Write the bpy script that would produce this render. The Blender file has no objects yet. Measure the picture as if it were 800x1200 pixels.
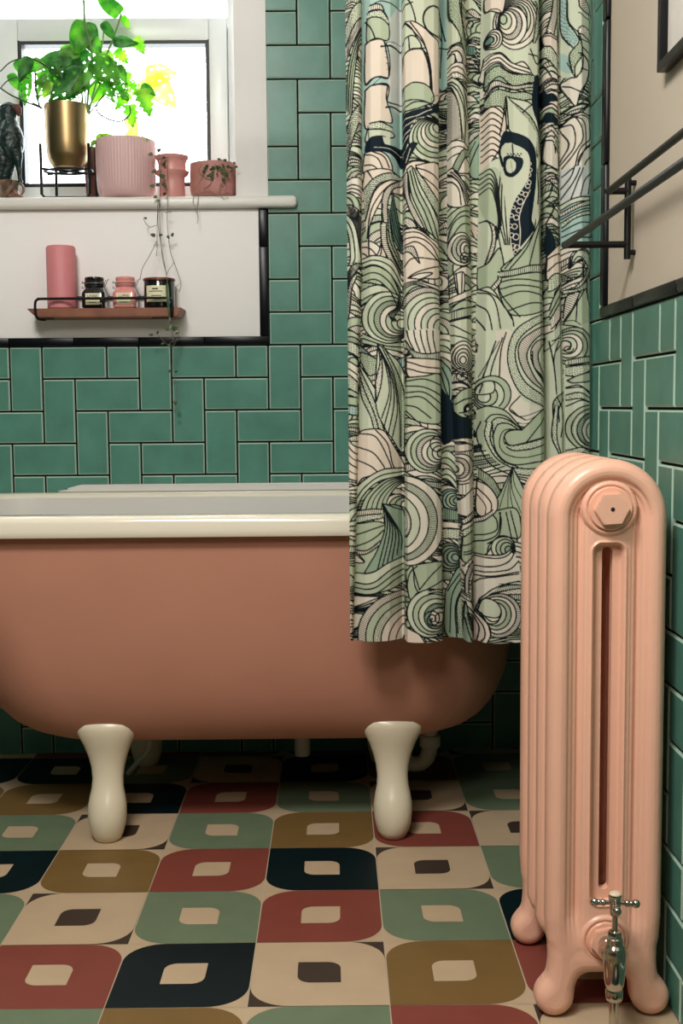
import bpy, bmesh, math, random
import numpy as np
from mathutils import Vector, Matrix

random.seed(7)
C = bpy.context.scene.collection
SC = bpy.context.scene

# ------------------------------------------------------------------ camera
F_PX, PITCH, YAW, ROLL = 1394.78, 0.0889, 0.0055, -0.0082
CAM = np.array([0.1292, -1.5985, 0.8375])
cp, sp, cy_, sy_ = math.cos(PITCH), math.sin(PITCH), math.cos(YAW), math.sin(YAW)
FW = np.array([sy_*cp, cy_*cp, -sp])
R0 = np.array([cy_, -sy_, 0.0]); U0 = np.cross(R0, FW)
RT = R0*math.cos(ROLL) + U0*math.sin(ROLL)
UP = -R0*math.sin(ROLL) + U0*math.cos(ROLL)

def proj(P):
    d = np.asarray(P, float) - CAM
    z = d @ FW
    return 400 + F_PX*(d @ RT)/z, 600 - F_PX*(d @ UP)/z

def at(x, y, Y=None, X=None):
    """point of the room seen at a place in the photograph, on the plane Y=... or X=..."""
    d = FW*F_PX + RT*(x-400) + UP*(600-y)
    t = (Y-CAM[1])/d[1] if X is None else (X-CAM[0])/d[0]
    return Vector(CAM + t*d)

cd = bpy.data.cameras.new('camera')
cam = bpy.data.objects.new('camera', cd); C.objects.link(cam)
cd.sensor_fit = 'VERTICAL'; cd.sensor_height = 24; cd.sensor_width = 16
cd.lens = F_PX/1200*24; cd.clip_start = 0.02
m = Matrix(((RT[0], UP[0], -FW[0], CAM[0]), (RT[1], UP[1], -FW[1], CAM[1]), (RT[2], UP[2], -FW[2], CAM[2]), (0, 0, 0, 1)))
cam.matrix_world = m
SC.camera = cam

# ------------------------------------------------------------------ world, lights, exposure
w = bpy.data.worlds.new('overcast_sky'); SC.world = w; w.use_nodes = True
bg = w.node_tree.nodes['Background']
bg.inputs[0].default_value = (0.93, 0.97, 1.0, 1); bg.inputs[1].default_value = 9.0

def area(name, loc, target, sx, sy, power, col):
    l = bpy.data.lights.new(name, 'AREA'); l.shape = 'RECTANGLE'; l.size = sx; l.size_y = sy
    l.energy = power; l.color = col
    o = bpy.data.objects.new(name, l); C.objects.link(o); o.location = loc
    o.rotation_euler = (Vector(target)-Vector(loc)).to_track_quat('-Z', 'Y').to_euler()
    return o
area('ceiling_light', (-0.35, -1.0, 2.25), (0.1, 0.25, 0.3), 0.5, 0.4, 36, (1.0, 0.97, 0.92))
area('added_fill_light', (-0.10, -1.35, 1.75), (0.45, 0.0, 0.45), 0.40, 0.40, 10, (1.0, 0.94, 0.85))  # fill lamp added near the camera to brighten the radiator

vs = SC.view_settings
vs.view_transform = 'Standard'; vs.look = 'None'; vs.gamma = 1; vs.use_curve_mapping = False
vs.exposure = 0.0

# ------------------------------------------------------------------ materials
def lin(c):
    return tuple(((v/255)/12.92 if v/255 <= 0.04045 else ((v/255+0.055)/1.055)**2.4) for v in c)

def mat(name, rgb, rough=0.5, metal=0.0, spec=0.5, noise=0.0, nscale=20, bump=0.0, bscale=60, coat=0.0, rgb2=None, trans=None):
    mt = bpy.data.materials.new(name); mt.use_nodes = True
    nt = mt.node_tree; b = nt.nodes['Principled BSDF']
    c = lin(rgb)
    b.inputs['Base Color'].default_value = (*c, 1)
    b.inputs['Roughness'].default_value = rough
    b.inputs['Metallic'].default_value = metal
    b.inputs['Specular IOR Level'].default_value = spec
    b.inputs['Coat Weight'].default_value = coat
    tc = nt.nodes.new('ShaderNodeTexCoord')
    if noise > 0 or rgb2:
        n = nt.nodes.new('ShaderNodeTexNoise'); n.inputs['Scale'].default_value = nscale; n.inputs['Detail'].default_value = 4
        nt.links.new(tc.outputs['Object'], n.inputs['Vector'])
        r = nt.nodes.new('ShaderNodeValToRGB')
        r.color_ramp.elements[0].position = 0.3; r.color_ramp.elements[1].position = 0.7
        c2 = lin(rgb2) if rgb2 else tuple(v*(1-noise) for v in c)
        r.color_ramp.elements[0].color = (*c2, 1); r.color_ramp.elements[1].color = (*c, 1)
        nt.links.new(n.outputs['Fac'], r.inputs['Fac']); nt.links.new(r.outputs['Color'], b.inputs['Base Color'])
    if bump > 0:
        n2 = nt.nodes.new('ShaderNodeTexNoise'); n2.inputs['Scale'].default_value = bscale; n2.inputs['Detail'].default_value = 3
        nt.links.new(tc.outputs['Object'], n2.inputs['Vector'])
        bp = nt.nodes.new('ShaderNodeBump'); bp.inputs['Strength'].default_value = bump; bp.inputs['Distance'].default_value = 0.01
        nt.links.new(n2.outputs['Fac'], bp.inputs['Height']); nt.links.new(bp.outputs['Normal'], b.inputs['Normal'])
    return mt

def leaf_mat(name, rgb, rgb2, tr):
    mt = bpy.data.materials.new(name); mt.use_nodes = True
    nt = mt.node_tree; b = nt.nodes['Principled BSDF']; out = nt.nodes['Material Output']
    tc = nt.nodes.new('ShaderNodeTexCoord'); n = nt.nodes.new('ShaderNodeTexNoise'); n.inputs['Scale'].default_value = 40
    nt.links.new(tc.outputs['Object'], n.inputs['Vector'])
    r = nt.nodes.new('ShaderNodeValToRGB'); r.color_ramp.elements[0].position = 0.35; r.color_ramp.elements[1].position = 0.65
    r.color_ramp.elements[0].color = (*lin(rgb), 1); r.color_ramp.elements[1].color = (*lin(rgb2), 1)
    nt.links.new(n.outputs['Fac'], r.inputs['Fac']); nt.links.new(r.outputs['Color'], b.inputs['Base Color'])
    b.inputs['Roughness'].default_value = 0.35
    t = nt.nodes.new('ShaderNodeBsdfTranslucent'); nt.links.new(r.outputs['Color'], t.inputs['Color'])
    mx = nt.nodes.new('ShaderNodeMixShader'); mx.inputs[0].default_value = tr
    nt.links.new(b.outputs[0], mx.inputs[1]); nt.links.new(t.outputs[0], mx.inputs[2]); nt.links.new(mx.outputs[0], out.inputs[0])
    return mt

M = dict(
    plaster=mat('warm_white_plaster', (244, 240, 238), 0.8, bump=0.05, bscale=30),
    plaster_r=mat('beige_plaster', (196, 182, 164), 0.8, bump=0.05, bscale=30),
    grout=mat('black_grout', (8, 14, 14), 0.9, spec=0.2),
    tile=mat('green_glaze', (88, 140, 124), 0.34, spec=0.3, noise=0.2, nscale=16, bump=0.08, bscale=14),
    tile_edge=mat('bevel_highlight_edge', (166, 192, 176), 0.3),  # light on the worn bevel, painted as a paler edge colour
    blacktile=mat('black_glazed_trim', (6, 8, 14), 0.3, spec=0.25),
    gloss_white=mat('white_gloss_paint', (232, 228, 222), 0.35),
    upvc=mat('white_upvc', (215, 218, 216), 0.35),
    gasket=mat('black_gasket', (14, 14, 18), 0.5),
    bath_pink=mat('pink_bath_paint', (184, 128, 106), 0.45, noise=0.05, nscale=9),
    enamel=mat('cream_enamel', (234, 226, 208), 0.12, coat=0.5),
    basin=mat('white_enamel', (216, 214, 208), 0.15, coat=0.4),
    foot=mat('cream_foot_paint', (222, 210, 184), 0.28),
    rad=mat('pink_radiator_enamel', (243, 188, 162), 0.34, noise=0.04, nscale=12, bump=0.06, bscale=90),
    dark_hole=mat('dark_plug_hole', (40, 22, 18), 0.8),
    chrome=mat('aged_chrome', (205, 200, 190), 0.14, metal=1.0, noise=0.25, nscale=60),
    ceramic=mat('cream_ceramic_cap', (226, 205, 180), 0.2),
    blackmetal=mat('black_steel', (9, 9, 11), 0.4, spec=0.3),
    brass=mat('brushed_brass', (158, 134, 96), 0.36, metal=1.0, noise=0.15, nscale=8),
    wood=mat('oiled_wood', (146, 88, 60), 0.5, rgb2=(112, 64, 42), nscale=14),
    pink_wax=mat('pink_wax', (212, 130, 134), 0.55, noise=0.05, nscale=15),
    pink_pot=mat('dusty_pink_ceramic', (222, 184, 184), 0.45),
    salmon_pot=mat('salmon_ceramic', (222, 156, 150), 0.4),
    rose_pot=mat('rose_terracotta', (206, 144, 140), 0.55, rgb2=(176, 120, 108), nscale=14),
    brown_pot=mat('brown_clay', (92, 50, 40), 0.6),
    soil=mat('soil', (48, 34, 26), 0.95),
    blackglass=mat('black_glass', (12, 14, 17), 0.08, coat=0.5),
    pinkglass=mat('pink_glass', (222, 142, 136), 0.15, coat=0.5),
    label=mat('cream_paper', (232, 226, 190), 0.7),
    ink=mat('dark_ink', (40, 34, 36), 0.7),
    wire=mat('steel_wire', (170, 172, 172), 0.3, metal=0.9),
    copper=mat('copper_brown_lid', (120, 74, 56), 0.35, metal=0.5),
    verdigris=mat('dark_green_glazed_bird', (18, 50, 46), 0.35, rgb2=(6, 16, 16), nscale=30, bump=0.5, bscale=70),
    birdbase=mat('mottled_base_glaze', (150, 108, 92), 0.35, rgb2=(52, 60, 38), nscale=45),
    leaf=leaf_mat('monstera_leaf', (74, 154, 60), (140, 204, 84), 0.62),
    leaf_dark=leaf_mat('monstera_leaf_dark', (46, 116, 56), (96, 168, 74), 0.55),
    leaf_light=leaf_mat('young_leaf', (130, 196, 70), (190, 224, 96), 0.65),
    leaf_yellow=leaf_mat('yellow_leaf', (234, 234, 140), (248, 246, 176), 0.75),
    stem=mat('green_stem', (92, 136, 66), 0.5),
    darkstem=mat('brown_stem', (62, 66, 52), 0.6),
    vine=mat('dry_grey_vine', (112, 102, 88), 0.7),
    vineleaf=leaf_mat('vine_leaf', (46, 80, 50), (96, 120, 70), 0.3),
    pipe=mat('grey_white_plastic', (190, 188, 176), 0.4),
    f_cream=mat('floor_cream', (192, 168, 138), 0.5, spec=0.22, noise=0.1, nscale=14),
    f_teal=mat('floor_dark_teal', (4, 26, 30), 0.5, spec=0.22, noise=0.2, nscale=14),
    f_pink=mat('floor_terracotta_pink', (130, 66, 56), 0.5, spec=0.22, noise=0.1, nscale=14),
    f_sage=mat('floor_sage', (108, 124, 98), 0.5, spec=0.22, noise=0.12, nscale=14),
    f_must=mat('floor_mustard', (122, 95, 54), 0.5, spec=0.22, noise=0.12, nscale=14),
    f_brown=mat('floor_dark_brown', (66, 54, 46), 0.5, spec=0.22, noise=0.1, nscale=14),
    f_grout=mat('floor_grout', (186, 172, 148), 0.8),
    greenpaint=mat('dark_green_wall', (70, 96, 84), 0.6),
    paper=mat('pale_art_paper', (214, 208, 200), 0.7, rgb2=(196, 188, 180), nscale=7),
    outside=mat('pale_render', (230, 230, 226), 0.9),
)

# ------------------------------------------------------------------ helpers
def link(name, me, parent=None):
    o = bpy.data.objects.new(name, me); C.objects.link(o)
    if parent: o.parent = parent
    return o

def finish(me, mats, smooth=35):
    for k in (mats if isinstance(mats, (list, tuple)) else [mats]):
        me.materials.append(M[k] if isinstance(k, str) else k)
    me.update()
    if smooth:
        me.shade_smooth(); me.set_sharp_from_angle(angle=math.radians(smooth))
    return me

def obj(name, bm, mats, parent=None, smooth=35):
    me = bpy.data.meshes.new(name); bmesh.ops.recalc_face_normals(bm, faces=bm.faces[:]); bm.to_mesh(me); bm.free()
    return link(name, finish(me, mats, smooth), parent)

def nobj(name, V, F, mats, parent=None, smooth=35, mi=None):
    me = bpy.data.meshes.new(name); me.from_pydata([tuple(v) for v in V], [], [tuple(f) for f in F])
    if mi is not None:
        me.polygons.foreach_set('material_index', np.asarray(mi, dtype=np.int32))
    return link(name, finish(me, mats, smooth), parent)

def thing(name, label, cat, loc=(0, 0, 0), group=None):
    o = bpy.data.objects.new(name, None); C.objects.link(o); o.location = loc; o.empty_display_size = 0.05
    o['label'] = label; o['category'] = cat
    if group: o['group'] = group
    return o

def tag(o, label, cat, group=None):
    o['label'] = label; o['category'] = cat
    if group: o['group'] = group
    return o

def struct(o, label=None, cat=None):
    o['kind'] = 'structure'
    if label: o['label'] = label; o['category'] = cat
    return o

def box(bm, lo, hi, bev=0.0, mi=0, seg=2):
    lo = Vector(lo); hi = Vector(hi)
    r = bmesh.ops.create_cube(bm, size=1)
    vs_ = r['verts']
    for v in vs_:
        v.co = Vector(((lo[i]+hi[i])/2 + v.co[i]*(hi[i]-lo[i]) for i in range(3)))
    fs = {f for v in vs_ for f in v.link_faces}
    for f in fs: f.material_index = mi
    if bev > 0:
        es = {e for v in vs_ for e in v.link_edges}
        bmesh.ops.bevel(bm, geom=list(es), offset=bev, segments=seg, affect='EDGES', profile=0.5)
    return vs_

def lathe(bm, prof, cx=0, cy=0, n=40, mi=0, axis='Z', cap=True, rib=0, ribamp=0):
    """prof: (r, h). Revolved about a vertical (or Y-pointing) axis through (cx,cy)."""
    rings = []
    for r, h in prof:
        ring = []
        for k in range(n):
            a = 2*math.pi*k/n
            rr = r*(1 + ribamp*math.cos(rib*a)) if rib else r
            x, y = rr*math.cos(a), rr*math.sin(a)
            ring.append(bm.verts.new((cx+x, cy+y, h) if axis == 'Z' else (cx+x, h, cy+y)))
        rings.append(ring)
    for a, b in zip(rings, rings[1:]):
        for k in range(n):
            f = bm.faces.new((a[k], a[(k+1) % n], b[(k+1) % n], b[k])); f.material_index = mi
    if cap:
        for ring in (rings[0], rings[-1]):
            f = bm.faces.new(ring); f.material_index = mi
    return rings

def smooth_path(pts, sub=6):
    P = [Vector(p) for p in pts]
    if len(P) < 3: return P
    P = [P[0]*2-P[1]] + P + [P[-1]*2-P[-2]]
    out = []
    for i in range(1, len(P)-2):
        for s in range(sub):
            t = s/sub
            a, b, c, d = P[i-1], P[i], P[i+1], P[i+2]
            out.append(0.5*((2*b)+(c-a)*t+(2*a-5*b+4*c-d)*t*t+(3*b-a-3*c+d)*t**3))
    out.append(P[-2])
    return out

def tube(bm, pts, r, n=8, mi=0, smooth=True, r2=None, closed=False, sub=6):
    P = smooth_path(pts, sub) if smooth else [Vector(p) for p in pts]
    rings = []; prev = None; L = len(P)
    for i, p in enumerate(P):
        if closed: t = P[(i+1) % L]-P[i-1]
        else: t = P[min(i+1, L-1)]-P[max(i-1, 0)]
        if t.length < 1e-9: t = Vector((0, 0, 1))
        t.normalize()
        if prev is None:
            nrm = t.orthogonal().normalized()
        else:
            nrm = (prev - t*prev.dot(t))
            nrm = nrm.normalized() if nrm.length > 1e-6 else t.orthogonal().normalized()
        prev = nrm; bn = t.cross(nrm)
        rr = r if r2 is None else r+(r2-r)*i/(L-1)
        rings.append([bm.verts.new(p+(nrm*math.cos(2*math.pi*k/n)+bn*math.sin(2*math.pi*k/n))*rr) for k in range(n)])
    pairs = list(zip(rings, rings[1:])) + ([(rings[-1], rings[0])] if closed else [])
    for a, b in pairs:
        for k in range(n):
            bm.faces.new((a[k], a[(k+1) % n], b[(k+1) % n], b[k])).material_index = mi
    if not closed:
        bm.faces.new(rings[0]).material_index = mi; bm.faces.new(rings[-1]).material_index = mi

def ball(bm, c, r, mi=0, seg=16, scale=(1, 1, 1)):
    rr = bmesh.ops.create_uvsphere(bm, u_segments=seg, v_segments=seg//2+2, radius=r)
    for v in rr['verts']:
        v.co = Vector((v.co[0]*scale[0]+c[0], v.co[1]*scale[1]+c[1], v.co[2]*scale[2]+c[2]))
    for f in {f for v in rr['verts'] for f in v.link_faces}: f.material_index = mi

# room dimensions
YB, XR, XL, YF, ZC = 1.241, 0.5956, -1.35, -2.6, 2.35
U = 0.0762                      # wall tile module
ZT = 0.9825                     # underside of the black dado trim

# ================================================================== STRUCTURE
# ---- wall tiles: right-angled herringbone, glazed slabs, light caught by the worn bevel painted as a paler rim
def tile_slabs(cells, place, gap=0.0042, depth=0.006, ch=0.0028):
    V = []; F = []; MI = []
    for (a0, a1, b0, b1) in cells:
        g = gap/2
        a0 += g; a1 -= g; b0 += g; b1 -= g
        if a1-a0 < 0.008 or b1-b0 < 0.008: continue
        i = len(V)
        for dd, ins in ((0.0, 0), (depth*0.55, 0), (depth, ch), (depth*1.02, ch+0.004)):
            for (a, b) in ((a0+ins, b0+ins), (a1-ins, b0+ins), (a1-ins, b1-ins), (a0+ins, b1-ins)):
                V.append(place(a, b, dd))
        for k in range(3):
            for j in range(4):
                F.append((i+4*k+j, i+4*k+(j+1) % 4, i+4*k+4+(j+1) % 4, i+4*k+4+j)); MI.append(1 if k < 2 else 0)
        F.append((i+12, i+13, i+14, i+15)); MI.append(0)
    return V, F, MI

def herring(regions, k0, k1, j0, j1, org_a, org_b):
    """cells (a0,a1,b0,b1) of tiles clipped to each rectangle; a grows to the right, b upward, j counts down"""
    out = []
    for j in range(j0, j1):
        for k in range(k0, k1):
            t = (k-j) % 4
            if t == 0: c = (k, k+1, j, j+2)
            elif t == 1: c = (k, k+2, j, j+1)
            else: continue
            a0, a1 = org_a+c[0]*U, org_a+c[1]*U
            b1, b0 = org_b-c[2]*U, org_b-c[3]*U
            for (ra0, ra1, rb0, rb1) in regions:
                q = (max(a0, ra0), min(a1, ra1), max(b0, rb0), min(b1, rb1))
                if q[1]-q[0] > 0.012 and q[3]-q[2] > 0.012: out.append(q)
    return out

WX1 = -0.095                    # right jamb of the window opening
PX = -0.0225                    # right edge of the white plaster
SILL = 1.325
Z0 = ZT+4*U                     # tile row zero
# back wall: masonry with the window opening
bm = bmesh.new()
T = 0.24
box(bm, (XL, YB, 0), (XR, YB+T, SILL-0.02))
box(bm, (WX1, YB, SILL-0.02), (XR, YB+T, ZC))
box(bm, (XL, YB, SILL-0.02), (-0.86, YB+T, ZC))
box(bm, (-0.86, YB, 2.12), (WX1, YB+T, ZC))
wall_back = struct(obj('wall_back', bm, 'plaster', smooth=0))
# grout bed + tiles
PH = 0.006
bm = bmesh.new()
box(bm, (XL, YB-0.002, 0), (XR, YB+0.001, ZT))
box(bm, (PX, YB-0.002, ZT), (XR, YB+0.001, ZC))
obj('grout_bed', bm, 'grout', wall_back, smooth=0)
cells = herring([(XL, XR, 0.0, ZT), (PX, XR, ZT, ZC)], -19, 9, -15, 17, -0.0254, Z0)
V, F, MI = tile_slabs(cells, lambda a, b, d: (a, YB-0.002-d, b))
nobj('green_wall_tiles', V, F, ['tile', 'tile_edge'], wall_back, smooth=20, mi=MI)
# plaster panel under the sill and beside the window
bm = bmesh.new()
box(bm, (XL, YB-0.0075, ZT+0.02), (PX-0.020, YB+0.001, SILL-0.02), 0.001)
box(bm, (WX1, YB-0.0095, SILL-0.02), (PX+0.002, YB+0.001, ZC), 0.001)
obj('plaster_panel', bm, 'plaster', wall_back)
# black pencil tiles round the plaster panel
bm = bmesh.new()
x = PX; L_ = 0.153
while x > XL:
    box(bm, (max(x-L_+0.0004, XL), YB-0.012, ZT), (x, YB, ZT+0.020), 0.002); x -= L_
z = ZT+0.021
while z < SILL-0.03:
    box(bm, (PX-0.021, YB-0.012, z), (PX, YB, min(z+L_*1.35, SILL-0.028)), 0.002); z += L_*1.35+0.0004
struct(obj('trim_1', bm, 'blacktile'))

# right wall
wall_right = None
bm = bmesh.new(); box(bm, (XR, YF, 0), (XR+0.1, YB+T, ZC)); wall_right = struct(obj('wall_right', bm, 'plaster_r', smooth=0))
bm = bmesh.new()
YT = 0.449
box(bm, (XR-0.002, YF, 0), (XR+0.001, YB, ZT)); box(bm, (XR-0.002, YT, ZT), (XR+0.001, YB, ZC))
obj('grout_bed', bm, 'grout', wall_right, smooth=0)
# along this wall "a" grows toward the viewer: a = -Y
cells = herring([(-YB, -YF, 0.0, ZT), (-YB, -YT, ZT, ZC)], -13, 42, -19, 13, -0.316, ZT)
V, F, MI = tile_slabs(cells, lambda a, b, d: (XR-0.002-d, -a, b))
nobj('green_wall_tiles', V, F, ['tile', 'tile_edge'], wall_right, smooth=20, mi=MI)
bm = bmesh.new(); box(bm, (XR-0.006, YF, ZT+0.02), (XR+0.001, YT-0.03, ZC)); obj('plaster_panel', bm, 'plaster_r', wall_right)
bm = bmesh.new()
y = YT
while y > YF:
    box(bm, (XR-0.014, max(y-L_*1.5+0.001, YF), ZT), (XR, y, ZT+0.019), 0.004); y -= L_*1.5
z = ZT+0.020
while z < ZC:
    box(bm, (XR-0.014, YT-0.032, z), (XR, YT, min(z+0.232, ZC)), 0.004); z += 0.2335
struct(obj('trim_2', bm, 'blacktile'))

# unseen sides that close the room
bm = bmesh.new(); box(bm, (XL-0.1, YF, 0), (XL, YB+T, ZC)); struct(obj('wall_left', bm, 'greenpaint', smooth=0))
bm = bmesh.new(); box(bm, (XL, YF-0.1, 0), (XR, YF, ZC)); struct(obj('wall_front', bm, 'greenpaint', smooth=0))
bm = bmesh.new(); box(bm, (XL, YF, ZC), (XR, YB+T, ZC+0.1)); struct(obj('ceiling', bm, 'plaster', smooth=0))

# floor: encaustic tiles 20 cm
def corner_shape(s, r, flip, n=10):
    """square of half size s; two opposite corners rounded. flip=False: top-left & bottom-right"""
    pts = []
    cs = [(1, 1), (-1, 1), (-1, -1), (1, -1)]
    for i, (sx, sy) in enumerate(cs):
        rounded = (i in (1, 3)) != flip
        cx, cy = sx*s, sy*s
        if not rounded: pts.append((cx, cy)); continue
        mx, my = cx-sx*r, cy-sy*r
        a0 = {0: 0, 1: 90, 2: 180, 3: 270}[i]
        for k in range(n+1):
            a = math.radians(a0+90*k/n)
            # slightly sharper than a circle where the arc meets the edge
            pts.append((mx+r*math.cos(a)*0.995, my+r*math.sin(a)*0.995))
    return pts
T_ = {(-1,-2):'s',(-1,-1):'m',(-1,0):'s',(-1,1):'p',(-1,2):'c',(0,-3):'s',(0,-2):'p',(0,-1):'t',(0,0):'c',(0,1):'m',(0,2):'p',
      (1,-3):'s',(1,-2):'c',(1,-1):'s',(1,0):'p',(1,1):'s',(1,2):'t',(2,-3):'t',(2,-2):'m',(2,-1):'p',(2,0):'t',(2,1):'c',(2,2):'s',
      (3,-3):'s',(3,-2):'c',(3,-1):'s',(3,0):'m',(3,1):'p',(3,2):'c',(4,-3):'m',(4,-2):'t',(4,-1):'p',(4,0):'s',(4,1):'c',(4,2):'s',
      (5,-3):'t',(5,-2):'s',(5,-1):'c',(5,0):'t',(5,1):'m',(5,2):'s'}
fm = ['f_grout', 'f_cream', 'f_teal', 'f_pink', 'f_sage', 'f_must', 'f_brown']
ix = {'c': 1, 't': 2, 'p': 3, 's': 4, 'm': 5}
bm = bmesh.new()
box(bm, (XL, YF, -0.08), (XR, YB+T, 0.0), mi=0)
def flat(pts, z, mi):
    f = bm.faces.new([bm.verts.new((px, py, z)) for px, py in pts]); f.material_index = mi
    f.normal_update()
    if f.normal.z < 0: f.normal_flip()
rnd = random.Random(3)
for r in range(-13, 7):
    for c in range(-8, 3):
        k = T_.get((r, c)) or rnd.choice('stpmc')
        x0, y0 = c*0.2, r*0.2
        x1, y1 = min(x0+0.2, XR), min(y0+0.2, YB)
        if x1 <= x0 or y1 <= y0: continue
        g = 0.0008
        base = 6 if k == 'c' else 1
        def clip(pts):
            return [(min(max(p[0], max(x0, XL)+g), x1-g), min(max(p[1], max(y0, YF)+g), y1-g)) for p in pts]
        flat(clip([(x0, y0), (x0+0.2, y0), (x0+0.2, y0+0.2), (x0, y0+0.2)]), 0.0005, base)
        flip = (c+r) % 2 == 0
        cx, cy = x0+0.1, y0+0.1
        flat(clip([(cx+a, cy+b) for a, b in corner_shape(0.0992, 0.058, flip)]), 0.0009, ix[k])
        ins = [(cx+a, cy+b) for a, b in corner_shape(0.032, 0.02, flip)]
        if cx-0.033 > XL and cx+0.033 < x1+1e-4 and cy+0.033 < y1: flat(ins, 0.0013, 6 if k == 'c' else 1)
me = bpy.data.meshes.new('floor'); bm.to_mesh(me); bm.free()
struct(link('floor', finish(me, fm, 0)))

# ---- window
WY = 1.40                       # plane of the sash
win = bpy.data.objects.new('window_1', None); C.objects.link(win); win.location = (0, 0, 0); struct(win)
GX0, GX1, GZ0, GZ1 = -0.626, -0.172, 1.383, 1.721
bm = bmesh.new()
X0o, X1o, Z0o, Z1o = -0.86, WX1, SILL, 2.12
def ring(bm, x0, x1, z0, z1, w_, y0, y1, bev=0.004, wb=None, wt=None, wl=None, wr=None):
    wb = w_ if wb is None else wb; wt = w_ if wt is None else wt; wl = w_ if wl is None else wl; wr = w_ if wr is None else wr
    box(bm, (x0, y0, z0), (x0+wl, y1, z1), bev); box(bm, (x1-wr, y0, z0), (x1, y1, z1), bev)
    box(bm, (x0+wl-0.001, y0+0.0003, z0), (x1-wr+0.001, y1-0.0003, z0+wb), bev); box(bm, (x0+wl-0.001, y0+0.0003, z1-wt), (x1-wr+0.001, y1-0.0003, z1), bev)
ring(bm, X0o, X1o, Z0o, Z1o, 0.028, WY-0.005, WY+0.06)
box(bm, (X0o+0.02, WY-0.004, GZ1+0.034), (X1o-0.02, WY+0.058, GZ1+0.062), 0.004)
box(bm, (-0.71, WY-0.004, Z0o+0.02), (-0.682, WY+0.058, Z1o-0.02), 0.004)
obj('window_frame', bm, 'upvc', win)
bm = bmesh.new()
ring(bm, -0.680, -0.124, Z0o+0.010, GZ1+0.058, 0.04, WY-0.018, WY+0.03, 0.005, wb=GZ0-Z0o-0.010-0.004, wt=0.055, wl=GX0+0.680-0.004, wr=GX1*-1-0.124-0.004)
obj('window_sash', bm, 'upvc', win)
bm = bmesh.new()
ring(bm, GX0-0.006, GX1+0.006, GZ0-0.006, GZ1+0.006, 0.010, WY-0.016, WY+0.02, 0)
obj('pane_gasket', bm, 'gasket', win)
gl = bpy.data.materials.new('window_glass'); gl.use_nodes = True
nt = gl.node_tree; nt.nodes.remove(nt.nodes['Principled BSDF'])
g1 = nt.nodes.new('ShaderNodeBsdfTransparent'); g1.inputs[0].default_value = (0.97, 0.985, 0.98, 1)
g2 = nt.nodes.new('ShaderNodeBsdfGlossy'); g2.inputs['Roughness'].default_value = 0.03
mx = nt.nodes.new('ShaderNodeMixShader'); mx.inputs[0].default_value = 0.05
nt.links.new(g1.outputs[0], mx.inputs[1]); nt.links.new(g2.outputs[0], mx.inputs[2]); nt.links.new(mx.outputs[0], nt.nodes['Material Output'].inputs[0])
M['glass'] = gl
bm = bmesh.new(); box(bm, (GX0-0.003, WY+0.002, GZ0-0.003), (GX1+0.003, WY+0.008, GZ1+0.003)); obj('pane', bm, 'glass', win, smooth=0)
bm = bmesh.new(); box(bm, (-0.684, WY+0.018, GZ1+0.060), (WX1-0.026, WY+0.024, Z1o-0.026)); obj('pane', bm, 'glass', win, smooth=0)
# sill board
bm = bmesh.new()
box(bm, (-0.95, YB-0.030, SILL-0.0265), (0.047, YB+0.004, SILL), 0.009, seg=3)
box(bm, (-0.86, YB-0.004, SILL-0.0255), (WX1, WY+0.01, SILL-0.0002), 0)
obj('window_sill', bm, 'gloss_white', win)

# ================================================================== BATH
def rrect(cx, cy, a, b, r, n=10):
    r = min(r, a, b); pts = []
    for i, (sx, sy) in enumerate(((1, 1), (-1, 1), (-1, -1), (1, -1))):
        for k in range(n+1):
            t = math.radians(90*i+90*k/n)
            pts.append((cx+sx*(a-r)+r*math.cos(t), cy+sy*(b-r)+r*math.sin(t)))
    # subdivide the straights so that the belly shades smoothly
    out = []
    L = len(pts)
    for i in range(L):
        p, q = pts[i], pts[(i+1) % L]
        out.append(p)
        if i % (n+1) == n:
            for s in range(1, 8): out.append((p[0]+(q[0]-p[0])*s/8, p[1]+(q[1]-p[1])*s/8))
    return out
def loft(bm, levels, mi=0, cap=False):
    rings = [[bm.verts.new((x, y, z)) for x, y in pts] for pts, z in levels]
    for a, b in zip(rings, rings[1:]):
        n = len(a)
        for k in range(n): bm.faces.new((a[k], a[(k+1) % n], b[(k+1) % n], b[k])).material_index = mi
    if cap: bm.faces.new(rings[-1])
    return rings
BX, BY = -0.120, 0.9000
bath = thing('bathtub', 'pink freestanding bath with white rolled rim, standing on cream feet', 'bathtub', (BX, BY, 0))
def bobj(*a, **k):
    o = obj(*a, **k); return o
def P(bmf):                     # children of things that are not at the origin: shift their vertices
    return bmf
def child(name, bm, mats, parent, smooth=35):
    o = obj(name, bm, mats, None, smooth)
    o.parent = parent
    W = parent.location if not parent.parent else parent.location + parent.parent.location
    wl_ = Vector((0, 0, 0)); q = parent
    while q: wl_ += q.location; q = q.parent
    o.data.transform(Matrix.Translation(-wl_))
    return o
bm = bmesh.new()
lv = [(.606,-.670,.478,.302,.15),(.56,-.665,.480,.303,.16),(.50,-.655,.482,.303,.17),(.43,-.635,.483,.300,.18),(.38,-.615,.482,.297,.185),(.34,-.602,.479,.292,.19),(.30,-.588,.472,.285,.19),
      (.265,-.572,.460,.274,.19),(.24,-.558,.446,.262,.185),(.218,-.540,.430,.248,.18),(.200,-.515,.408,.230,.17),(.187,-.480,.375,.208,.155),(.179,-.42,.325,.175,.13),(.175,-.33,.25,.125,.10),(.174,-.2,.10,.05,.05)]
loft(bm, [(rrect((xl_+xr_)/2, BY, (xr_-xl_)/2, b, r), z) for z, xl_, xr_, b, r in lv], cap=True)
child('bath_body', bm, 'bath_pink', bath, 60)
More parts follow.
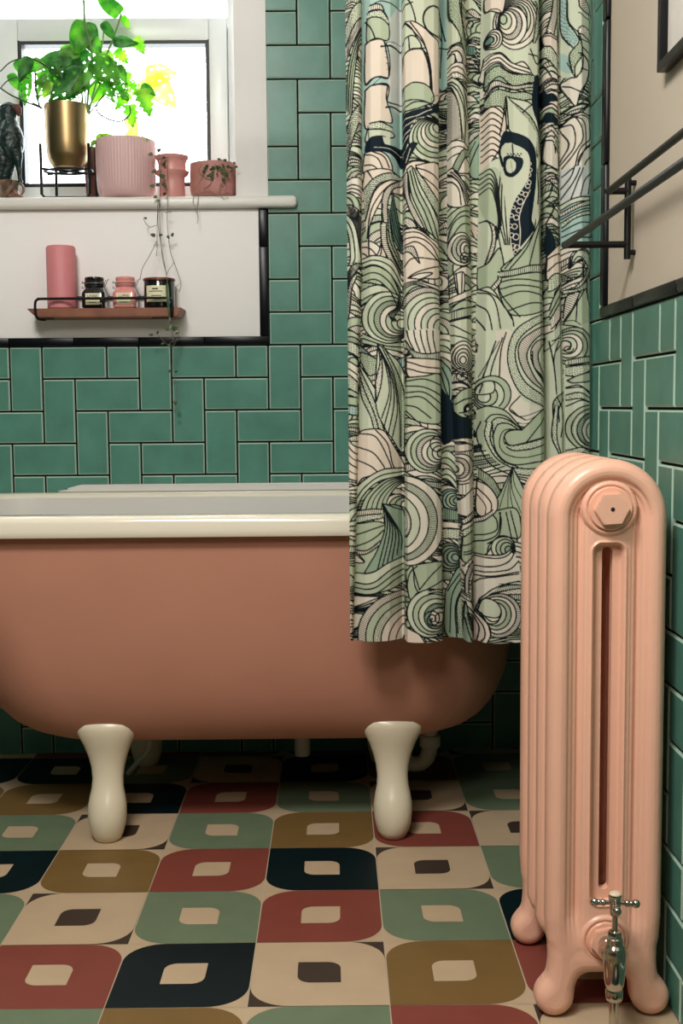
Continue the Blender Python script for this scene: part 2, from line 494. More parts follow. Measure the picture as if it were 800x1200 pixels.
# rolled rim
bm = bmesh.new()
A, B = 0.622, 0.3265
prof = [(-.022,.604),(.0,.600),(.0,.600),(.003,.606),(.003,.612),(.003,.627),(.001,.634),(-.006,.6385),(-.014,.640),(-.040,.640),(-.050,.637),(-.056,.628)]
loft(bm, [(rrect(BX, BY, A+d, B+d, .10), z) for d, z in prof])
child('bath_rim', bm, 'enamel', bath, 50)
bm = bmesh.new()
prof = [(-.055,.630),(-.060,.60),(-.068,.52),(-.085,.40),(-.11,.30),(-.15,.235),(-.20,.215),(-.30,.21)]
loft(bm, [(rrect(BX, BY, A+d, B+d, .14), z) for d, z in prof], cap=True)
child('bath_basin', bm, 'basin', bath, 60)
# raised flange along the wall, starting with a chamfered end
bm = bmesh.new()
x0 = at(68, 577, Y=1.23)[0]; x1 = at(100, 567, Y=1.23)[0]
pr = [(x0, .638), (x0+.008, .640), (x0+(x1-x0)*.45, .650), (x1-.01, .6565), (x1, .658), (0.46, .658), (0.46, .638)]
fr = [bm.verts.new((x, 1.195, z)) for x, z in pr]; bk = [bm.verts.new((x, 1.2295, z)) for x, z in pr]
bm.faces.new(fr); bm.faces.new(bk)
for k in range(len(pr)): bm.faces.new((fr[k], fr[(k+1) % len(pr)], bk[(k+1) % len(pr)], bk[k]))
bmesh.ops.bevel(bm, geom=[e for e in bm.edges if abs(e.verts[0].co.y-e.verts[1].co.y) < .001 and e.verts[0].co.y < 1.2], offset=.004, segments=3, affect='EDGES')
child('rear_flange', bm, 'basin', bath)
# feet: wide pad on the belly, slim ankle, rounded toe
FT = [(.242,.010,.046,.012),(.239,.004,.055,.022),(.231,.000,.061,.030),(.218,.002,.0605,.033),(.203,.004,.055,.033),(.185,.007,.0465,.031),(.162,.009,.038,.028),
      (.140,.008,.0325,.026),(.120,.004,.030,.025),(.102,-.001,.031,.026),(.086,-.005,.0345,.031),(.068,-.009,.0375,.036),(.050,-.011,.0375,.038),(.034,-.012,.0355,.038),(.016,-.011,.031,.034),(.003,-.010,.025,.027),(.0012,-.010,.018,.020)]
def bfoot(x, y, s):
    bm = bmesh.new(); rings = []
    n = 28
    for z, dy, rx, ry in FT:
        rings.append([bm.verts.new((x+rx*math.cos(2*math.pi*k/n), y+s*dy+ry*math.sin(2*math.pi*k/n), z)) for k in range(n)])
    for a, b in zip(rings, rings[1:]):
        for k in range(n): bm.faces.new((a[k], a[(k+1) % n], b[(k+1) % n], b[k]))
    bm.faces.new(rings[0]); bm.faces.new(rings[-1])
    return child('bath_foot', bm, 'foot', bath, 70)
for x, y, s in ((-.318, .668, 1), (.237, .668, 1), (-.318, 1.13, -1), (.237, 1.13, -1)): bfoot(x, y, s)

# waste pipes under the bath
t = thing('waste_pipe', 'pale plastic waste pipe and trap under the bath behind its right foot', 'pipe', (.30, .98, 0))
bm = bmesh.new()
tube(bm, [(.335,.98,.170),(.335,.98,.09),(.325,.98,.055),(.300,.98,.045),(.275,.985,.06),(.270,.99,.10),(.262,.99,.125),(.22,1.0,.135),(.06,1.02,.135)], .017, 14)
child('trap', bm, 'pipe', t)
bm = bmesh.new(); lathe(bm, [(.021,.085),(.023,.088),(.023,.108),(.021,.111)], .335, .98, 20); child('collar', bm, 'pipe', t)
bm = bmesh.new()
lathe(bm, [(.016,.062),(.0175,.063),(.0175,.118),(.022,.12),(.022,.132),(.0175,.135),(.0175,.172)], .052, 1.0, 20)
tag(obj('pipe_stub', bm, 'pipe'), 'short pale pipe stub hanging under the middle of the bath', 'pipe')
bm = bmesh.new()
tube(bm, [(-.30,1.0,.168),(-.292,1.0,.14),(-.287,1.0,.10),(-.295,1.0,.07),(-.315,1.0,.05),(-.34,1.01,.02)], .006, 10)
tag(obj('drain_hose', bm, 'pipe'), 'thin pale hose under the bath behind its left foot', 'hose')

# ================================================================== RADIATOR
RX = 0.4905; TOP = 0.765; RR = 0.078
def smin(a, b, k):
    h = np.clip(0.5+0.5*(b-a)/k, 0, 1); return b*(1-h)+a*h-k*h*(1-h)
def caps(u, z, ax, az, bx, bz, r1, r2):
    px, pz = u-ax, z-az; dx, dz = bx-ax, bz-az
    t = np.clip((px*dx+pz*dz)/(dx*dx+dz*dz), 0, 1)
    return np.hypot(px-dx*t, pz-dz*t)-(r1+(r2-r1)*t)
def sdf_body(u, z):
    return np.where(z > TOP-RR, np.hypot(u, z-(TOP-RR))-RR, np.abs(u)-RR)
def sdf_out(u, z):
    au = np.abs(u)
    wz = np.interp(z, [.045, .06, .075, .09, .11, .14], [.060, .064, .0675, .0715, .0760, .078])
    b = np.where(z > .14, sdf_body(u, z), au-wz)
    b = np.maximum(b, .062-z)
    leg = caps(au, z, .048, .080, .062, .030, .021, .020)
    ft = np.hypot(au-.067, (z-.0262))-.0250
    if not FEET: return np.where(z > .19, sdf_body(u, z), np.hypot(np.maximum(au-.038, 0), np.minimum(z-.112, 0))-.040)
    d = smin(b, leg, .016)
    d = smin(d, ft, .012)
    return d
SLW = .0070; SZ0, SZ1 = .178, .648
def sdf_slot(u, z):
    zc = np.clip(z, SZ0+SLW, SZ1-SLW); return np.hypot(u, z-zc)-SLW
def sdf_chan(u, z):
    dx = np.abs(u)-.0205+.012; zc0, zc1 = .162+.012, .661-.0195
    dz = np.where(z > zc1, z-zc1, np.where(z < zc0, zc0-z, -1))
    q = np.hypot(np.maximum(dx, 0), np.maximum(dz, 0)) + np.minimum(np.maximum(dx, dz), 0)-.012
    return q
def height(u, z):
    d = -sdf_out(u, z)
    ds = np.array([0,.001,.003,.006,.010,.015,.020,.0235,.0245,.0300,.0310,.0365,.0375,.0410,.0430,.0450,.0470,.0490,.056,.08,.2])
    hs = np.array([.0090,.0130,.0175,.0215,.0245,.0258,.0250,.0232,.0196,.0180,.0146,.0134,.0104,.0106,.0144,.0158,.0154,.0174,.0190,.0190,.0190])
    full = np.interp(d, ds, hs)
    es = np.array([0,.001,.003,.006,.010,.015,.022,.035,.2]); eh = np.array([.008,.012,.016,.0195,.022,.0235,.0235,.022,.021])
    plain = np.interp(d, es, eh)
    k = np.clip((z-.10)/.06, 0, 1); k = k*k*(3-2*k)
    h = full*k+plain*(1-k)
    c = sdf_chan(u, z)
    cc = np.clip(-c/.0035, 0, 1); cc = cc*cc*(3-2*cc)
    h = h*(1-cc)+.0075*cc
    # small bead round the channel
    h += .0022*np.exp(-((c-.0025)/.0014)**2)
    # bosses
    for zc, rb in ((.7005, .0365), (.113, .0335)):
        r = np.hypot(u, z-zc)
        b = np.interp(r, [0, rb-.004, rb-.002, rb, rb+.004], [.0235, .0235, .0225, .0200, 0])
        inner = np.interp(r, [rb-.0085, rb-.0075, rb-.0065, rb-.0055], [.0, -.0022, -.0022, 0])
        h = np.maximum(h, b)+inner
    return h
FEET = True
def section_mesh(STEP):
    nu = int(.19/STEP)+1; nz = int((TOP+.006)/STEP)+2
    us = (np.arange(nu)-(nu-1)/2)*STEP; zs = -.003+np.arange(nz)*STEP
    UU, ZZ = np.meshgrid(us, zs)
    def mask_d(u, z): return np.maximum(sdf_out(u, z), -sdf_slot(u, z))
    D = mask_d(UU, ZZ); PU, PZ = UU.copy(), ZZ.copy()
    near = D > -STEP*.35
    for it in range(4):
        d = mask_d(PU, PZ); e = 1e-5
        gu = (mask_d(PU+e, PZ)-d)/e; gz = (mask_d(PU, PZ+e)-d)/e
        g2 = np.maximum(gu*gu+gz*gz, .25)
        sel = near & (D < STEP*1.6)
        PU = np.where(sel, PU-d*gu/g2, PU); PZ = np.where(sel, PZ-d*gz/g2, PZ)
    inside = D < STEP*.45
    cell = inside[:-1, :-1] & inside[1:, :-1] & inside[:-1, 1:] & inside[1:, 1:]
    # any cell with at least three true-inside corners is kept too
    cnt = (D[:-1, :-1] < 0).astype(int)+(D[1:, :-1] < 0)+(D[:-1, 1:] < 0)+(D[1:, 1:] < 0)
    okc = (D < STEP*1.5); ok4 = okc[:-1, :-1] & okc[1:, :-1] & okc[:-1, 1:] & okc[1:, 1:]
    cell = cell | ((cnt >= 2) & ok4)
    HH = height(PU, PZ)
    used = np.zeros_like(inside)
    for dj in (0, 1):
        for di in (0, 1): used[dj:nz-1+dj, di:nu-1+di] |= cell
    idx = -np.ones(used.shape, int); idx[used] = np.arange(used.sum()); NV = int(used.sum())
    Vf = np.stack([PU[used], -HH[used], PZ[used]], 1); Vb = Vf.copy(); Vb[:, 1] *= -1
    jj, ii = np.nonzero(cell)
    Q = np.stack([idx[jj, ii], idx[jj, ii+1], idx[jj+1, ii+1], idx[jj+1, ii]], 1)
    E_ = {}
    for q in Q:
        for k in range(4):
            a, b = int(q[k]), int(q[(k+1) % 4])
            if (b, a) in E_: del E_[(b, a)]
            else: E_[(a, b)] = 1
    side = [(b, a, a+NV, b+NV) for (a, b) in E_]
    SV = np.concatenate([Vf, Vb]); SF = Q.tolist()+(Q[:, ::-1]+NV).tolist()+side
    me_ = bpy.data.meshes.new('radiator_section'); me_.from_pydata(SV.tolist(), [], SF); finish(me_, 'rad', 50)
    return me_
me_sec = section_mesh(.00125)
FEET = False
me_mid = section_mesh(.0025)
radiator = thing('radiator', 'pink cast iron radiator standing on the floor by the right wall', 'radiator', (RX, .09, 0))
RY = (-.022, .050, .122, .194)
for q_, y in enumerate(RY):
    o = link('radiator_section', me_sec if q_ in (0, 3) else me_mid, radiator); o.location = (0, y-.09, 0)
def hexring(bm, cx, cz, y0, y1, r, rot, mi=0, bev=.0012):
    a = [bm.verts.new((cx+r*math.cos(rot+k*math.pi/3), y0, cz+r*math.sin(rot+k*math.pi/3))) for k in range(6)]
    b = [bm.verts.new((cx+r*math.cos(rot+k*math.pi/3), y1, cz+r*math.sin(rot+k*math.pi/3))) for k in range(6)]
    fs = [bm.faces.new(a), bm.faces.new(b)]
    for k in range(6): fs.append(bm.faces.new((a[k], a[(k+1) % 6], b[(k+1) % 6], b[k])))
    es = {e for f in fs for e in f.edges}
    bmesh.ops.bevel(bm, geom=list(es), offset=bev, segments=2, affect='EDGES')
yf = RY[0]-.0225
bm = bmesh.new()
lathe(bm, [(.0285, yf), (.0285, yf-.0035), (.0275, yf-.0045), (.001, yf-.0045)], RX, .7005, 48, axis='Y')
hexring(bm, RX, .7005, yf-.003, yf-.014, .0235, math.radians(3))
pl = child('blanking_plug', bm, 'rad', radiator)
bm = bmesh.new(); lathe(bm, [(.0028, yf-.0142), (.0022, yf-.0150), (.0005, yf-.0152)], RX, .7005, 14, axis='Y'); child('air_vent', bm, 'dark_hole', pl)
bm = bmesh.new()
lathe(bm, [(.0255, yf), (.0255, yf-.003), (.0245, yf-.004), (.001, yf-.004)], RX, .113, 48, axis='Y')
hexring(bm, RX, .113, yf-.003, yf-.013, .0225, math.radians(12))
child('bushing', bm, 'rad', radiator)
for zc in (.7005, .113):
    bm = bmesh.new(); lathe(bm, [(.03, RY[0]+.01), (.03, RY[3]-.01)], RX, zc, 32, axis='Y'); child('joining_nipple', bm, 'rad', radiator)

# valve
VY = -.105
pv = at(720.5, 1057, Y=VY); VX, VZ = pv[0], pv[2]
def vz(y): return at(720, y, Y=VY)[2]
valve = thing('radiator_valve', 'chrome radiator valve with cross handle, on a pipe before the radiator', 'valve', (VX, VY, 0))
bm = bmesh.new(); lathe(bm, [(.0062, .0013), (.0062, vz(1166))], VX, VY, 24)
child('pipe', bm, 'chrome', valve)
bm = bmesh.new()
pr = [(.0062, 1172), (.0105, 1171), (.0115, 1168), (.0115, 1160), (.0105, 1158), (.0112, 1156), (.0125, 1154), (.0135, 1147), (.0145, 1135), (.0145, 1125), (.0142, 1114), (.0132, 1112), (.0132, 1109), (.0105, 1106), (.0105, 1099), (.0092, 1098), (.0092, 1093), (.0078, 1091), (.004, 1090)]
lathe(bm, [(r, vz(y)) for r, y in pr], VX, VY, 32)
child('valve_body', bm, 'chrome', valve)
bm = bmesh.new(); tube(bm, [(VX-.003, VY, .118), (VX-.008, VY+.02, .116), (RX, yf-.012, .113)], .0088, 18, sub=4)
lathe(bm, [(.0125, yf-.013), (.0125, yf-.024), (.010, yf-.026)], RX, .113, 24, axis='Y')
child('valve_tail', bm, 'chrome', valve)
bm = bmesh.new(); lathe(bm, [(.0037, vz(1092)), (.0037, vz(1074)), (.0062, vz(1072)), (.007, vz(1067)), (.0072, vz(1060)), (.0085, vz(1055)), (.0088, vz(1050)), (.0082, vz(1048))], VX, VY, 24)
hd = child('valve_handle', bm, 'chrome', valve)
bm = bmesh.new(); ball(bm, (VX, VY, vz(1047.5)), .0082, scale=(1, 1, .45)); child('ceramic_cap', bm, 'ceramic', hd)
hz = vz(1058)
for k in range(4):
    a = math.radians(-8+90*k); dx, dy = math.cos(a), math.sin(a)
    bm = bmesh.new()
    tube(bm, [(VX+dx*.005, VY+dy*.005, hz), (VX+dx*.021, VY+dy*.021, hz)], .0030, 12, smooth=False)
    for rr_, q in ((.0048, .0155), (.0042, .0205), (.0058, .0262)): ball(bm, (VX+dx*q, VY+dy*q, hz), rr_, seg=14)
    child('handle_arm', bm, 'chrome', hd)

# ================================================================== SHOWER CURTAIN
# The print, plus some fold light and shade as colour, is drawn into an array, then carried by the cloth's own vertices.
K = 3.0; OX, OY = 396.0, -84.0; PW, PH_ = int(304*K), int(856*K)
IMG = np.zeros((PH_, PW, 3), np.float32)
COL = {n: np.array(lin(c), np.float32) for n, c in dict(
    c=(232, 224, 208), p=(234, 219, 202), g=(184, 196, 168), l=(210, 216, 192), b=(174, 202, 194), t=(110, 146, 132), d=(150, 172, 150),
    k=(14, 32, 42), w=(216, 218, 214)).items()}
INK = np.array(lin((12, 20, 24)), np.float32)
CLIP = None
TR = [0, 0, 1.0]
def S_(ox, oy, s): TR[:] = [ox, oy, 1.0/s]
def pts(s):
    if isinstance(s, str): a = np.array([[float(v) for v in q.split(',')] for q in s.split()])
    else: a = np.asarray(s, float)
    return np.stack([TR[0]+a[:, 0]*TR[2], TR[1]+a[:, 1]*TR[2]], 1)
def crv(P, sub=8):
    if len(P) < 3: return P
    Q = np.vstack([2*P[0]-P[1], P, 2*P[-1]-P[-2]]); out = []
    tt = (np.arange(sub)/sub)[:, None]
    for i in range(1, len(Q)-2):
        a, b, c, d = Q[i-1], Q[i], Q[i+1], Q[i+2]
        out.append(0.5*((2*b)+(c-a)*tt+(2*a-5*b+4*c-d)*tt**2+(3*b-a-3*c+d)*tt**3))
    out.append(P[-1:]); return np.vstack(out)
def resamp(P, n):
    d = np.r_[0, np.cumsum(np.hypot(*np.diff(P, axis=0).T))]
    t = np.linspace(0, d[-1], n); return np.stack([np.interp(t, d, P[:, 0]), np.interp(t, d, P[:, 1])], 1)
def win_(P, pad):
    x0 = max(int((P[:, 0].min()-pad-OX)*K), 0); x1 = min(int((P[:, 0].max()+pad-OX)*K)+2, PW)
    y0 = max(int((P[:, 1].min()-pad-OY)*K), 0); y1 = min(int((P[:, 1].max()+pad-OY)*K)+2, PH_)
    return x0, x1, y0, y1
def pfill(P, col):
    x0, x1, y0, y1 = win_(P, 0)
    if x1 <= x0 or y1 <= y0: return
    X = OX+(np.arange(x0, x1)+.5)/K; Y = OY+(np.arange(y0, y1)+.5)/K
    ins = np.zeros((len(Y), len(X)), bool)
    a = P; b = np.roll(P, -1, 0)
    for (ax, ay), (bx, by) in zip(a, b):
        if ay == by: continue
        rows = (ay > Y) != (by > Y)
        if not rows.any(): continue
        xi = (bx-ax)*(Y[rows]-ay)/(by-ay)+ax
        ins[rows] ^= X[None, :] < xi[:, None]
    if CLIP is not None: ins &= CLIP[y0:y1, x0:x1]
    IMG[y0:y1, x0:x1][ins] = COL[col]
def pstroke(P, w, col=None):
    col = INK if col is None else COL[col]
    for (ax, ay), (bx, by) in zip(P[:-1], P[1:]):
        seg = np.array([[ax, ay], [bx, by]]); x0, x1, y0, y1 = win_(seg, w)
        if x1 <= x0 or y1 <= y0: continue
        X = (OX+(np.arange(x0, x1)+.5)/K)[None, :]; Y = (OY+(np.arange(y0, y1)+.5)/K)[:, None]
        dx, dy = bx-ax, by-ay; L2 = dx*dx+dy*dy+1e-9
        t = np.clip(((X-ax)*dx+(Y-ay)*dy)/L2, 0, 1)
        d = np.hypot(X-ax-t*dx, Y-ay-t*dy)
        al = np.clip((w/2-d)*K+.5, 0, 1)
        if CLIP is not None: al = al*CLIP[y0:y1, x0:x1]
        reg = IMG[y0:y1, x0:x1]; reg += (col-reg)*al[..., None]
LW = 1.6
def L(s, w=None, col=None, straight=False):
    P = pts(s); P = P if straight else crv(P)
    pstroke(P, (w*TR[2] if w else LW), col)
def Fi(s, col, out=True, w=None, straight=False):
    P = pts(s); P = np.vstack([P, P[:1]]); P = P if straight else crv(P, 6)
    pfill(P, col)
    if out: pstroke(P, w*TR[2] if w else LW)
prn = random.Random(11)
def band(A, B, fill='c', n=0, style=''):
    """strip between two flowing curves: n inner lines, hatched (h) or dotted (d)"""
    a, b = crv(pts(A)), crv(pts(B))
    ln = max(np.hypot(*np.diff(a, axis=0).T).sum(), np.hypot(*np.diff(b, axis=0).T).sum())
    m_ = max(int(ln/2), 8); a = resamp(a, m_); b = resamp(b, m_)
    if fill: pfill(np.vstack([a, b[::-1]]), fill)
    for i in range(n):
        t = (i+1)/(n+1); pstroke(a+(b-a)*t, LW*(.75 if i % 2 else 1.0))
    if 'h' in style:
        k = max(int(ln/2.3), 3); aa, bb = resamp(a, k), resamp(b, k)
        for p, q in zip(aa[1:-1], bb[1:-1]):
            t0 = prn.uniform(0, .12); pstroke(np.array([p+(q-p)*t0, p+(q-p)*prn.uniform(.86, 1)]), .75)
    if 'd' in style:
        k = max(int(ln/2.6), 3); aa, bb = resamp(a, k), resamp(b, k)
        for i, (p, q) in enumerate(zip(aa, bb)):
            wd = np.hypot(*(q-p)); nd = int(wd/2.4)
            for j in range(nd):
                t = (j+.5+(.4 if i % 2 else 0))/max(nd, 1)
                if t > .95: continue
                c = p+(q-p)*t+np.array([prn.uniform(-.4, .4), prn.uniform(-.4, .4)])
                pstroke(np.array([c, c+.3]), .95)
    pstroke(a, LW); pstroke(b, LW)
def circ(cx, cy, r, fill=None, w=None, a0=0, a1=360, n=30):
    t = np.radians(np.linspace(a0, a1, n)); P = np.stack([cx+r*np.cos(t), cy+r*np.sin(t)], 1)
    if fill: pfill(P, fill)
    pstroke(P, w or LW); return P
def shell(cx, cy, r, ang, n, fills='gcl', styles='', ecc=.97, sq=1.0):
    """nested circles leaning to one side, like a breaking curl (photo units after S_)"""
    q = pts([[cx, cy]])[0]; r = r*TR[2]; a = math.radians(ang)
    for i in range(n):
        ri = r*(1-i/(n+.35)); ri2 = r*(1-(i+1)/(n+.35))
        def ringp(rr):
            t = np.radians(np.linspace(0, 360, 44)); o = (r-rr)*ecc
            return np.stack([q[0]+o*math.cos(a)+rr*np.cos(t)*sq, q[1]+o*math.sin(a)+rr*np.sin(t)], 1)
        A = ringp(ri); pfill(A, fills[i % len(fills)])
        st = styles[i] if i < len(styles) else '-'
        if st in 'hd' and ri2 > 1:
            B = ringp(ri2); k = max(int(2*math.pi*ri/2.3), 6)
            aa, bb = resamp(A, k), resamp(B, k)
            for j, (p_, q_) in enumerate(zip(aa, bb)):
                wd = np.hypot(*(q_-p_))
                if wd < 1.4: continue
                if st == 'h': pstroke(np.array([p_, p_+(q_-p_)*.95]), .72)
                else:
                    nd = int(wd/2.3)
                    for m2 in range(nd):
                        c = p_+(q_-p_)*((m2+.6)/(nd+.2)); pstroke(np.array([c, c+.3]), .95)
        pstroke(A, LW)
def spiral(cx, cy, r, turns=2.2, a0=0, dirn=1, w=None, sq=1.0):
    t = np.linspace(0, 1, int(26*turns)); q = pts([[cx, cy]])[0]; rr = r*TR[2]*(1-t)**.9
    a = math.radians(a0)+dirn*2*math.pi*turns*t
    pstroke(np.stack([q[0]+rr*np.cos(a)*sq, q[1]+rr*np.sin(a)], 1), w or LW)

# fold panels: (x at the top, at 300, at 500, at the hem)
EDG = [(396, 396, 396, 396), (424, 424, 420, 414), (472, 473, 475, 475), (516, 516, 518, 521), (526, 526, 533, 545), (547, 554, 555, 557),
       (567, 562, 557, 557), (635, 638, 641, 641), (656, 658, 662, 664), (702, 702, 702, 702)]
yy_ = OY+(np.arange(PH_)+.5)/K; xx_ = OX+(np.arange(PW)+.5)/K
ED = [np.interp(yy_, [0, 300, 500, 755], e) for e in EDG]
def panel(i, j=None):
    global CLIP
    j = i if j is None else j
    CLIP = (xx_[None, :] >= ED[i][:, None]) & (xx_[None, :] < ED[j+1][:, None])
    return CLIP
# ground tone and filler curls under the traced drawing
fillers = ['clg', 'gcl', 'cgc', 'glg', 'cpc']
for pi, base in enumerate(['l', 'c', 'c', 'b', 'c', 'b', 'l', 'c', 'l']):  # recess panels get a bluish ground: fold shade put into the colour
    panel(pi); S_(0, 0, 1)
    IMG[CLIP] = COL[base]
    x0 = EDG[pi][1]; x1 = EDG[pi+1][1]; y = -80.0
    while y < 780:
        # sweeping wave: a family of arcs that fan out of one point, some bands hatched or dotted
        dirn = prn.choice([-1, 1]); W_ = x1-x0+24; xa, xb = (x0-12, x1+12) if dirn > 0 else (x1+12, x0-12)
        hgt = prn.uniform(22, 46); nb = prn.choice([3, 4, 5]); prev = None
        for q_ in range(nb+1):
            f_ = q_/nb
            A = [[xa, y+hgt*(.2+1.1*f_)], [xa+(xb-xa)*.3, y+hgt*(-.05+.95*f_)], [xa+(xb-xa)*.6, y+hgt*(.05+.62*f_)], [xb, y+hgt*(.55+.2*f_)]]
            if prev is not None: band(prev, A, prn.choice('clgcl'), prn.choice([0, 0, 1]), prn.choice(['', '', '', 'h', 'd']))
            prev = A
        if prn.random() < .45:
            shell(prn.uniform(x0, x1), y+hgt*.6, prn.uniform(14, 26), prn.choice([20, 60, 120, 160, 200, 340]), prn.choice([4, 5]), prn.choice(fillers), prn.choice(['-d---', '-h----', '---']), .98)
        y += prn.uniform(14, 24)

# --- P0 / P1 top : left edge and the ship's sails
panel(0); S_(400, 0, 5)
band("20,150 60,60 115,0", "25,260 70,160 118,90", 'l', 0, 'd'); band("25,260 70,160 118,90", "30,340 75,240 118,150", 'c', 0, 'h')
band("28,640 38,420 70,280 118,160", "60,680 70,500 95,300 118,240", 'g', 2)
band("30,760 55,680 100,620", "30,1000 55,860 105,720", 'l', 0, 'd')
S_(400, 200, 5)
band("25,190 70,210 120,250", "25,240 60,300 118,520", 'c', 0, 'h'); band("20,300 45,400 50,530 20,560", "25,240 80,330 118,520", 'l', 1)
band("15,640 60,560 120,540", "12,800 50,650 110,560", 'l', 0, 'h'); band("12,800 50,650 90,600", "10,980 45,840 60,700 90,620", 'c', 0, 'd')
S_(400, 400, 5)
band("5,0 60,5 100,30", "5,60 50,65 100,95", 'l', 0, 'd'); band("5,100 50,120 95,150", "5,180 50,210 95,245", 'c', 1)
band("5,180 50,200 95,240", "5,250 50,280 95,305", 'l', 0, 'd'); band("10,310 50,325 95,330", "15,370 60,375 95,380", 'g', 0)
band("15,375 60,378 95,380", "15,420 60,430 95,435", 'b', 0, 'd'); band("20,540 60,600 90,620", "30,800 60,810 90,820", 'p', 4)
panel(1); S_(400, 0, 5)
Fi("120,-60 370,-60 370,1010 120,1010", 'b', False, straight=True)
Fi("270,120 365,30 365,600 285,600 275,400", 'w', False)  # cool fold highlight painted into this strip's colour
Fi("150,100 175,60 240,60 275,120 275,230 200,225 150,240", 'g', True)
band("150,70 200,60 240,65 275,110", "150,105 190,98 240,110 275,140", 'l', 0, 'd')
band("165,30 200,22 235,30 250,60", "160,62 200,56 240,62 262,90", 'c', 0, 'h')
L("140,115 175,170 195,220")
L("175,30 230,5 300,12 365,25", 7)
Fi("140,245 238,232 262,300 275,380 272,455 200,455 140,480", 'p')
L("262,255 278,300 285,380 280,440"); [L(f"{252+i*5},{300+i*35} {272+i*3},{298+i*35}", 3) for i in range(4)]
L("140,250 190,230 262,238", 8); L("232,275 290,262 355,272", 11); L("250,255 300,235 355,232", 4)
Fi("140,520 180,505 275,495 268,595 285,640 296,712 220,715 140,745", 'p')
L("140,490 200,455 275,455"); L("175,505 235,455", 4); L("138,525 190,500 276,498", 9)
L("270,500 268,592 355,588"); L("262,628 300,618 355,622", 11)
band("165,725 230,718 300,740", "162,765 230,757 300,772", 'l', 0, 'd')
Fi("150,760 290,765 300,800 150,830", 'l')
Fi("140,832 185,800 262,800 262,842 330,850 366,862 366,975 300,905 200,885 140,888", 'k', False)
Fi("240,802 284,804 280,842 252,840", 'l', False); L("155,735 160,820", 5); L("190,866 280,868 365,900", 3, 'c')
Fi("135,890 230,890 282,930 290,1010 135,1010", 'p'); L("140,900 210,930 250,1010"); L("180,890 250,920 280,980"); L("135,960 190,975 220,1010")
S_(400, 200, 5)
Fi("135,0 270,-10 340,20 365,40 365,120 140,120", 'p'); L("150,-5 195,75")
band("130,100 200,40 290,10 365,20", "140,290 190,120 260,60 365,45", 'l', 0, 'd')
band("140,290 190,130 270,60 340,45", "160,500 165,330 230,180 300,70", 'p', 1)
band("245,300 235,200 260,110 365,30", "275,300 270,200 300,110 365,70", 'c', 0, 'h')
band("160,500 210,490 235,400 228,300", "270,540 245,420 235,300 240,200", 'p', 1)
band("228,320 235,430 265,500 325,600", "262,320 268,420 300,500 360,600", 'c', 0, 'h')
band("262,320 275,440 365,590", "280,250 300,400 365,540", 'g', 1, 'd'); band("280,250 310,400 365,480", "300,120 340,300 365,400", 't', 3)
band("125,510 200,500 300,530 365,640", "125,560 200,555 280,600 360,700", 'l', 1)
band("125,570 200,560 290,610 350,720", "125,650 200,640 270,690 340,760", 'g', 1)
shell(270, 860, 150, 20, 7, 'lggcgl', '--h---', .75)
band("340,720 330,790 280,840 300,880", "370,740 350,800 310,850 330,880", 'g', 2)
L("125,650 210,670 280,700 335,800"); band("125,950 180,980 260,1010 365,1000", "125,1010 200,1030 300,1050 365,1060", 'g', 1)
S_(400, 400, 5)
band("110,20 200,100 290,110 370,90", "110,60 190,130 290,150 370,150", 'b', 0, 'h')
band("120,60 200,100 215,120", "110,110 160,200 215,180", 'g', 0, 'd')
Fi("105,130 180,250 240,360 250,520 190,520 105,530", 'l'); band("105,150 140,230 190,340 250,520", "105,230 120,330 170,440 190,515", 'l', 1, 'd')
Fi("210,20 270,60 375,200 375,640 290,560 250,500 200,360", 'l')
band("210,20 225,120 200,240 205,350", "230,60 240,160 230,260 205,350", 'c', 0, 'd')
L("215,30 260,150 280,300 235,450"); L("220,40 275,170 290,320 250,500"); L("225,45 300,200 330,400 300,560"); L("225,45 290,200 310,350 275,540")
band("240,40 310,200 345,420 350,620", "240,20 330,180 375,330 375,640", 'g', 0, 'd')
Fi("90,560 130,520 240,520 300,600 370,720 360,760 250,770 130,800 90,830", 'p')
L("90,620 180,650 240,720 260,765"); L("100,540 200,560 270,680 300,760"); L("200,520 270,600 300,720 330,760"); L("95,700 170,730 225,780")
band("85,860 150,800 250,750 370,745", "85,1000 130,900 220,820 370,790", 'l', 1)
band("100,1020 150,900 260,810 375,800", "260,1020 270,930 320,860 375,830", 'g', 4)
S_(400, 580, 3.636)
Fi("45,130 180,120 270,260 268,380 60,400", 'g')
band("50,95 110,75 175,70", "50,130 110,110 170,100", 'l', 0, 'd'); band("50,75 120,60 180,62", "50,100 110,85 170,80", 'c', 0, 'h')
L("50,180 120,150 180,130"); L("50,230 130,190 180,150"); band("60,240 110,235 165,195", "60,262 110,250 160,215", 'c', 0, 'h')
Fi("175,38 268,72 268,280 100,350 150,240 185,140", 'd')
for k in range(6): L(f"178,42 {195+k*12},{140+k*6} {150+k*22},{330-k*18}")
L("175,36 270,72", 5); Fi("45,235 98,285 50,290", 'c'); L("50,250 95,284"); 
band("45,340 130,330 200,290 268,270", "45,380 130,375 210,320 268,300", 'l', 0); band("45,380 130,375 210,320 268,300", "45,425 140,420 220,370 268,350", 'g', 1)
shell(255, 600, 185, 25, 9, 'cglcpc', 'h-d---h', .72)
